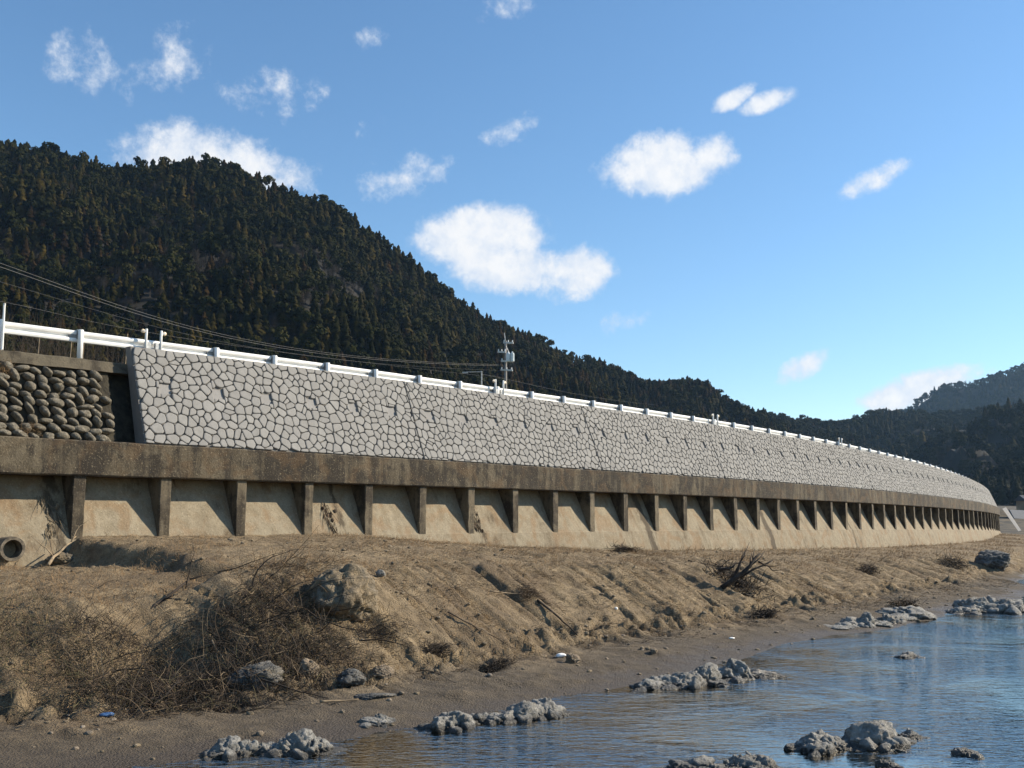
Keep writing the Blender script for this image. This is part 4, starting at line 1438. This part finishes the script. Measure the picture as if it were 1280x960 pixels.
def hill_fn(H):
    kx = np.array([a for a, b in H['yr']]); ky = np.array([b for a, b in H['yr']])
    fx = np.array([a for a, b in H['yf']]); fy = np.array([b for a, b in H['yf']])

    def fn(px, t):
        Yr = np.interp(px, kx, ky)
        Yf = np.interp(px, fx, fy)
        py = np.interp(px, H['px'], H['py'])
        # slope of the sight line to the ridge
        u = (480 - py) / F
        c, s = math.cos(PITCH), math.sin(PITCH)
        e_r = (s + u * c) / (c - u * s) - H['tree'] / Yr
        r_ = (px - 640) / F / (c - u * s)
        Y = Yf + (Yr - Yf) * t
        e_f = 3.0 / Yf
        tt = np.clip(t, 0, 1)
        e = e_f + (e_r - e_f) * (tt ** 0.80)
        z = CAMZ + e * Y
        X = r_ * Y
        amp = (Yr - Yf) * 0.045
        z = z + amp * fbm(X / 60, Y / 60, 0, 4, 90) * np.clip(tt * (1 - tt) * 4, 0, 1) ** 0.8
        z = np.where(t > 1, z - (t - 1) * (Yr - Yf) * 0.55 - (t - 1) * e_r * (Yr - Yf), z)
        z = np.where(t < 0, z - 6 * (-t) * 4, z)
        return X, Y, z
    return fn


def hill(name, H, seed):
    fn = hill_fn(H)
    px = np.arange(H['px'][0], H['px'][-1] + 1, 6.0)
    t = np.concatenate([[-0.25, -0.1], np.linspace(0, 1.4, 80)])
    A, B = np.meshgrid(px, t, indexing='ij')
    X, Y, Z = fn(A, B)
    Z = np.where(B < -0.2, -1.5, Z)
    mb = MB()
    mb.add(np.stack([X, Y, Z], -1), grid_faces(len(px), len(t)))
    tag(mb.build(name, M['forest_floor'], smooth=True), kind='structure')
    return fn


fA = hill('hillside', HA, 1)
fB = hill('right_hill', HB, 2)
fC = hill('far_hill', HC, 3)


# ------------------------------------------------------------------ tree prototypes (unit height)
def conifer(seed, wid=0.17):
    r = np.random.default_rng(seed)
    mb = MB()
    n = 330
    h = r.random(n) ** 0.85
    zz = 0.12 + 0.86 * h
    prof = wid * np.clip((1 - h), 0, 1) ** 0.58 * (0.55 + 0.45 * np.clip(h / 0.12, 0, 1))
    prof = prof * (1 + 0.22 * np.sin(h * 31 + seed)) * r.uniform(0.7, 1.18, n)
    a = r.uniform(0, 2 * np.pi, n)
    bulge = 1 + 0.22 * np.sin(a * 2 + seed) + 0.16 * np.sin(a * 3 + h * 9)
    prof = prof * bulge + 0.012
    ca, sa_ = np.cos(a), np.sin(a)
    w = prof * 0.42 + 0.012
    dr = prof * r.uniform(0.25, 0.65, n)
    tip = np.stack([ca * prof, sa_ * prof, zz - dr], -1)
    mid = np.stack([ca * prof * 0.6, sa_ * prof * 0.6, zz + 0.012], -1)
    inn = np.stack([ca * prof * 0.1, sa_ * prof * 0.1, zz + 0.025 + prof * 0.25], -1)
    side = np.stack([-sa_, ca, np.zeros(n)], -1) * w[:, None]
    side[:, 2] += r.normal(0, 0.012, n)
    V = np.stack([inn, mid - side - (0, 0, .012), tip, mid + side - (0, 0, .012), mid + (0, 0, .014)], 1)
    fr = np.array([[0, 1, 4, 4], [1, 2, 4, 4], [2, 3, 4, 4], [3, 0, 4, 4]])[:, :3]
    mb.add(V.reshape(-1, 3), (fr[None] + (np.arange(n) * 5)[:, None, None]).reshape(-1, 3))
    return mb


def round_crown(seed, flat=0.8):
    r = np.random.default_rng(seed)
    mb = MB()
    n = 420
    L = 9
    cs = np.stack([r.normal(0, 0.15, L), r.normal(0, 0.15, L), r.uniform(0.42, 0.84, L)], -1)
    rs = r.uniform(0.13, 0.22, L)
    k = r.integers(0, L, n)
    d = r.normal(0, 1, (n, 3)); d[:, 2] = np.abs(d[:, 2]) * 0.9 - 0.25
    d /= np.linalg.norm(d, axis=1, keepdims=True)
    c = cs[k] + d * (rs[k] * r.uniform(0.75, 1.08, n))[:, None]
    a = np.cross(d, r.normal(0, 1, (n, 3))); a /= np.linalg.norm(a, axis=1, keepdims=True)
    b = np.cross(d, a) + d * r.normal(0, 0.4, (n, 1))
    sz = r.uniform(0.035, 0.065, n)[:, None]
    V = np.stack([c - a * sz, c - b * sz * 0.8, c + a * sz, c + b * sz * 0.9], 1)
    mb.add(V.reshape(-1, 3), np.arange(n * 4).reshape(-1, 4))
    return mb


def bare_crown(seed, n=170):
    r = np.random.default_rng(seed)
    mb = MB()
    z = r.uniform(0.28, 0.75, n)
    base = np.stack([r.normal(0, 0.03, n), r.normal(0, 0.03, n), z], -1)
    d = r.normal(0, 0.5, (n, 3)); d[:, 2] = np.abs(d[:, 2]) + 0.5
    twigs(mb, base + d * 0.06, d, r.uniform(0.16, 0.42, n), 0.0042, 0.35, 4, 0.0, r)
    return mb


def trunk_mb(top, rad):
    mb = MB()
    tube(mb, [(0, 0, -0.06), (0.004, 0, 0.3), (0, 0.003, top)], [rad, rad * 0.75, rad * 0.2], 6)
    return mb


protos = []      # (kind, crown mesh, trunk mesh)
for i in range(4):
    protos.append(('cedar', conifer(10 + i, 0.20 + 0.02 * i), trunk_mb(0.97, 0.014), M['cedar']))
for i in range(3):
    protos.append(('rust', conifer(20 + i, 0.21 + 0.02 * i), trunk_mb(0.97, 0.014), M['rust']))
for i in range(3):
    protos.append(('broad', round_crown(30 + i), trunk_mb(0.6, 0.022), M['broad']))
for i in range(2):
    protos.append(('bare', bare_crown(40 + i), trunk_mb(0.75, 0.016), M['bare']))
P_IDX = {'cedar': [0, 1, 2, 3], 'rust': [4, 5, 6], 'broad': [7, 8, 9], 'bare': [10, 11]}
proto_mesh, proto_obj = [], []
store = bpy.data.collections.new('tree_prototypes')
for i, (kd, cr, tr, m_) in enumerate(protos):
    cme_ = cr.mesh('crown_mesh'); cme_.materials.append(m_)
    tme_ = tr.mesh('trunk_mesh'); tme_.materials.append(M['bark'] if kd != 'bare' else M['bare'])
    proto_mesh.append((cme_, tme_))
    both = MB()
    both.v = [np.concatenate(cr.v)]; both.f = list(cr.f); both.k = cr.k
    ncf = len(cr.f)
    both.add(np.concatenate(tr.v), tr.f)
    bm_ = both.mesh('tree_mesh')
    bm_.materials.append(m_); bm_.materials.append(M['bark'] if kd != 'bare' else M['bare'])
    mi = np.zeros(len(bm_.polygons), np.int32); mi[ncf:] = 1
    bm_.polygons.foreach_set('material_index', mi)
    po = bpy.data.objects.new('tree_prototype_%02d' % i, bm_)
    store.objects.link(po)
    proto_obj.append(po)


def rail_y(px):
    return np.interp(px, [0, 101, 190, 343, 470, 577, 667, 743, 839, 940, 1050, 1143, 1190, 1220, 1245, 1290], [402, 412, 423, 444, 461, 477, 490, 502, 517, 531, 550, 577, 588, 603, 633, 650])


def project(P):
    c, s = math.cos(PITCH), math.sin(PITCH)
    y, z = P[:, 1], P[:, 2] - CAMZ
    d = y * c + z * s
    return 640 + F * P[:, 0] / d, 480 - F * (z * c - y * s) / d, d


def plant(fn, H, pxr, spacing, hgt, kinds_fn, seed, t0=0.02):
    r = np.random.default_rng(seed)
    out = []
    pos = []
    Ymax = max(b for a, b in H['yr'])
    Ymin = min(b for a, b in H['yf'])
    # march over the hill in even steps of real distance
    Yc = Ymin
    pxs = np.arange(pxr[0], pxr[1], 2.0)
    kx = np.array([a for a, b in H['yr']]); ky = np.array([b for a, b in H['yr']])
    fx = np.array([a for a, b in H['yf']]); fy = np.array([b for a, b in H['yf']])
    while Yc < Ymax * 1.03:
        step = spacing / Yc * F
        px = np.arange(pxr[0], pxr[1], step) + r.uniform(-0.42, 0.42, len(np.arange(pxr[0], pxr[1], step))) * step
        Y = Yc + r.uniform(-0.45, 0.45, len(px)) * spacing
        Yr = np.interp(px, kx, ky); Yf = np.interp(px, fx, fy)
        t = (Y - Yf) / (Yr - Yf)
        ok = (t > t0) & (t < 1.03)
        if ok.any():
            X, Yy, Z = fn(px[ok], t[ok])
            pos.append(np.stack([X, Yy, Z, px[ok], t[ok]], -1))
        Yc += spacing
    A = np.concatenate(pos)
    n = len(A)
    kd = kinds_fn(A, r)
    h = hgt * r.uniform(0.62, 1.25, n) * (1 + 0.22 * fbm(A[:, 0] / 35, A[:, 1] / 35, 0, 2, seed))
    h = h * np.where(kd >= 10, 0.72, 1.0)
    emergent = r.random(n) < 0.015
    h = np.where(emergent & (kd < 7), h * 1.28, h)
    return A, kd, h, r.uniform(0, 6.28, n), r


def pick(r, fam, n):
    return np.array(P_IDX[fam])[r.integers(0, len(P_IDX[fam]), n)]


def kindsA(A, r):
    n = len(A)
    k = pick(r, 'cedar', n)
    rust = fbm(A[:, 0] / 26, A[:, 1] / 26, 0, 3, 301) + 0.55 * (0.55 - A[:, 4]) + r.normal(0, 0.34, n)
    k = np.where(rust > 0.34, pick(r, 'rust', n), k)
    b = fbm(A[:, 0] / 22, A[:, 1] / 22, 0, 3, 311) + r.normal(0, 0.12, n)
    k = np.where(b > 0.48, pick(r, 'bare', n), k)
    right = np.clip((A[:, 3] - 780) / 300, 0, 1)
    k = np.where(r.random(n) < 0.24 + right * 0.3, pick(r, 'broad', n), k)
    return k


def kindsB(A, r):
    n = len(A)
    k = pick(r, 'broad', n)
    b = fbm(A[:, 0] / 40, A[:, 1] / 40, 0, 3, 321) + r.normal(0, 0.15, n)
    k = np.where(b > 0.42, pick(r, 'bare', n), k)
    k = np.where(b < -0.35, pick(r, 'cedar', n), k)
    return k


allP = []
for fn, H, rg, sp_, hg, kf, sd_ in ((fA, HA, (-150, 1250), 3.2, 7.8, kindsA, 401), (fB, HB, (960, 1420), 6.0, 10.5, kindsB, 402), (fC, HC, (1060, 1420), 8.0, 13.0, kindsB, 403)):
    A, kd, h, ro, r = plant(fn, H, rg, sp_, hg, kf, sd_)
    allP.append((A, kd, h, ro))
A = np.concatenate([a[0] for a in allP]); KD = np.concatenate([a[1] for a in allP]); HT = np.concatenate([a[2] for a in allP]); RO = np.concatenate([a[3] for a in allP])
base = A[:, :3].copy(); base[:, 2] -= 0.5
top = base.copy(); top[:, 2] += HT * 0.75
tx, ty, td = project(top)
# drop what the walls and the road always hide
low = base.copy(); low[:, 2] += HT
_, ly, _ = project(low)
seen = ly < rail_y(tx) + 60
base, KD, HT, RO, tx, ty, td = [q_[seen] for q_ in (base, KD, HT, RO, tx, ty, td)]
inview = (tx > 6) & (tx < 1274) & (ty < rail_y(tx) - 6)
score = np.where(inview, HT * F / td, 0)
# clumps of one kind, hidden ones lie lower down the list
order = np.argsort(-score)[:290]
single = np.zeros(len(base), bool); single[order] = True
LAB = {'cedar': ('conifer', 'dark green conifer standing in the dense cedar forest low on the left hillside', 'conifer', 'green conifers low on the hillside'),
       'rust': ('rusty_conifer', 'rust brown tinged conifer in the dense cedar forest low on the left hillside', 'conifer', 'rust brown conifers low on the hillside'),
       'broad': ('broadleaf_tree', 'round crowned green broadleaf tree among the conifers low on the left hillside', 'tree', 'broadleaf trees low on the hillside'),
       'bare': ('bare_tree', 'leafless pale grey tree among the conifers low on the left hillside', 'tree', 'bare trees low on the hillside')}
for i in order:
    kd = protos[KD[i]][0]
    nm, lab, cat, grp = LAB[kd]
    t = empty(nm, tuple(base[i]), lab, cat, grp, RO[i])
    hs = float(HT[i]); t.scale = (hs, hs, hs)
    for pn, me in zip(('crown', 'trunk'), proto_mesh[KD[i]]):
        o = bpy.data.objects.new(pn, me)
        o.parent = t
        col.objects.link(o)

# the rest of the forest as one mass
rest = ~single
fm = bpy.data.meshes.new('forest')
fm.vertices.add(int(rest.sum()))
fm.vertices.foreach_set('co', base[rest].ravel())
fm.update()
for nm, typ, vals in (('kind_index', 'INT', KD[rest].astype(np.int32)), ('size', 'FLOAT', HT[rest].astype(np.float32)), ('turn', 'FLOAT', RO[rest].astype(np.float32))):
    at_ = fm.attributes.new(nm, typ, 'POINT')
    at_.data.foreach_set('value', vals)
forest = link('forest', fm)
tag(forest, 'dense dark forest covering the hills behind the wall', 'forest', kind='stuff')
ng = bpy.data.node_groups.new('forest_scatter', 'GeometryNodeTree')
ng.interface.new_socket('Geometry', in_out='INPUT', socket_type='NodeSocketGeometry')
ng.interface.new_socket('Geometry', in_out='OUTPUT', socket_type='NodeSocketGeometry')
gi = ng.nodes.new('NodeGroupInput'); go = ng.nodes.new('NodeGroupOutput')
ci = ng.nodes.new('GeometryNodeCollectionInfo')
ci.inputs['Collection'].default_value = store
ci.inputs['Separate Children'].default_value = True
ci.inputs['Reset Children'].default_value = True
iop = ng.nodes.new('GeometryNodeInstanceOnPoints')
iop.inputs['Pick Instance'].default_value = True
def attr(name, typ):
    nd = ng.nodes.new('GeometryNodeInputNamedAttribute'); nd.data_type = typ
    nd.inputs['Name'].default_value = name
    return nd.outputs['Attribute']
cmb = ng.nodes.new('ShaderNodeCombineXYZ')
L_ = ng.links.new
L_(gi.outputs[0], iop.inputs['Points'])
L_(ci.outputs[0], iop.inputs['Instance'])
L_(attr('kind_index', 'INT'), iop.inputs['Instance Index'])
L_(attr('turn', 'FLOAT'), cmb.inputs[2])
L_(cmb.outputs[0], iop.inputs['Rotation'])
L_(attr('size', 'FLOAT'), iop.inputs['Scale'])
L_(iop.outputs[0], go.inputs[0])
md = forest.modifiers.new('scatter', 'NODES')
md.node_group = ng

# bare shrubs just behind the road on the left
for j, (px, py, dep, hh) in enumerate([(18, 425, 46, 3.6), (52, 428, 47, 4.2), (88, 430, 48, 3.4), (120, 432, 49, 2.8), (150, 436, 50, 2.6), (-20, 425, 45, 4.0)]):
    q0 = at_depth(px, py, dep)
    r = np.random.default_rng(600 + j)
    t = empty('bare_shrub', (q0[0], q0[1], 6.9), ['leafless grey shrub behind the guard rail nearest the left edge', 'tallest leafless grey shrub behind the guard rail at left',
              'leafless thin stemmed shrub behind the rail left of the second post', 'low leafless shrub behind the rail just right of the second post', 'low leafless shrub behind the end of the cobble wall', 'leafless shrub behind the rail partly outside the left edge'][j], 'shrub', 'bare shrubs behind the guard rail')
    mb = MB()
    n = 90
    b_ = np.stack([r.normal(q0[0], 0.45, n), r.normal(q0[1], 0.5, n), np.full(n, 6.8)], -1)
    d_ = r.normal(0, 0.22, (n, 3)) + (0, 0, 1.0)
    Pm = twigs(mb, b_, d_, r.uniform(0.6, 1.0, n) * (q0[2] - 6.9 + hh * 0.55), 0.016, 0.3, 7, 0.0, r)
    k_ = Pm[:, 3:6].reshape(-1, 3)
    twigs(mb, k_, r.normal(0, 0.5, k_.shape) + (0, 0, 0.6), r.uniform(0.3, 0.9, len(k_)), 0.008, 0.3, 4, 0.0, r)
    mb.build('stems', M['bare'], t)['kind'] = 'stuff'

# thin stakes seen under the left guard rail
for j, (px, lab) in enumerate([(26, 'first thin wooden stake seen under the guard rail from the left'), (68, 'taller thin stake seen under the guard rail below the cable'), (84, 'thin pale stake close left of the second guard rail post'), (140, 'thin pale stake under the rail just left of the pale wall end')]):
    q0 = at_depth(px, 447, 29)
    mb = MB()
    tube(mb, [(q0[0], q0[1] + 1, z_cop(0) - 0.1), (q0[0] + 0.03, q0[1] + 1, q0[2] + 0.9)], 0.016, 5)
    tag(mb.build('stake', M['twig_pale']), lab, 'stake', 'stakes behind the guard rail')

# ------------------------------------------------------------------ far right: revetment, wall and house
def slab(name, quad, thick, mat, lab, cat, depth2=None):
    mb = MB()
    P = [at_depth(*q_) for q_ in quad]
    Q = [p + np.array([0.2, thick, 0]) for p in P]
    mb.add(P + Q, [[0, 1, 2, 3], [7, 6, 5, 4], [0, 4, 5, 1], [1, 5, 6, 2], [2, 6, 7, 3], [3, 7, 4, 0]])
    return tag(mb.build(name, M[mat]), lab, cat)


slab('concrete_ramp', [(1253, 636, 150), (1257, 634, 151), (1276, 663, 148), (1273, 664, 147.5)], 0.3, 'insert', 'narrow pale concrete ramp sloping down past the far end of the beam', 'ramp')
slab('far_revetment', [(1262, 637, 190), (1330, 640, 190), (1330, 651, 188), (1268, 648, 188)], 1.0, 'insert', 'pale concrete revetment on the bank beyond the end of the wall', 'wall')
h0 = at_depth(1292, 634, 230)
hs_ = empty('house', tuple(h0), 'small ochre house with a dark roof at the far right edge', 'house')
mb = MB(); box_mb(mb, h0 + np.array([0.6, 2, 0.0]), 4.6, 5, 3.0); mb.build('wall', M['house'], hs_)
mb = MB()
z_ = h0[2] + 1.5
mb.add([(h0[0] - 2.1, h0[1] - 1, z_), (h0[0] + 3.3, h0[1] - 1, z_), (h0[0] + 3.3, h0[1] + 5, z_), (h0[0] - 2.1, h0[1] + 5, z_), (h0[0] - 2.1, h0[1] + 2, z_ + 1.3), (h0[0] + 3.3, h0[1] + 2, z_ + 1.3)],
       [[0, 1, 5, 4], [2, 3, 4, 5], [0, 4, 3], [1, 2, 5], [3, 2, 1, 0]])
mb.build('roof', M['roof'], hs_)
mb = MB(); box_mb(mb, h0 + np.array([0.6, -0.53, -0.4]), 1.4, 0.06, 1.0); mb.build('window', M['glass'], hs_)

mb = MB()
rows = []
for y_, z_ in ((122, -0.3), (142, 0.7), (160, 1.2), (176, 2.0), (187.5, 3.05), (190, 3.2), (193, 4.55), (330, 6.5), (560, 12.0)):
    rows.append([(x_, y_, z_ + (0.35 * fbm(x_ / 6, y_ / 6, 0, 3, 71) if y_ < 187 else 0)) for x_ in np.linspace(68 + max(0, y_ - 160) * 0.05, 420, 60)])
mb.add(np.array(rows, float), grid_faces(len(rows), 60))
tag(mb.build('far_river_bank', M['bankveg'], smooth=True), kind='structure')

# ------------------------------------------------------------------ haze
mb = MB()
box_mb(mb, (300, 880, 210), 2000, 2400, 425)
hz = mb.build('haze', M['white'])
hz.data.materials.clear()
hm_ = bpy.data.materials.new('haze')
hm_.use_nodes = True
nt = hm_.node_tree
nt.nodes.clear()
ho = nt.nodes.new('ShaderNodeOutputMaterial')
pv = nt.nodes.new('ShaderNodeVolumePrincipled')
pv.inputs['Color'].default_value = (0.42, 0.68, 1.0, 1)
pv.inputs['Density'].default_value = 0.00007
pv.inputs['Anisotropy'].default_value = 0.3
nt.links.new(pv.outputs[0], ho.inputs['Volume'])
hz.data.materials.append(hm_)
tag(hz, 'thin blue air haze over the whole valley', 'haze', kind='stuff')
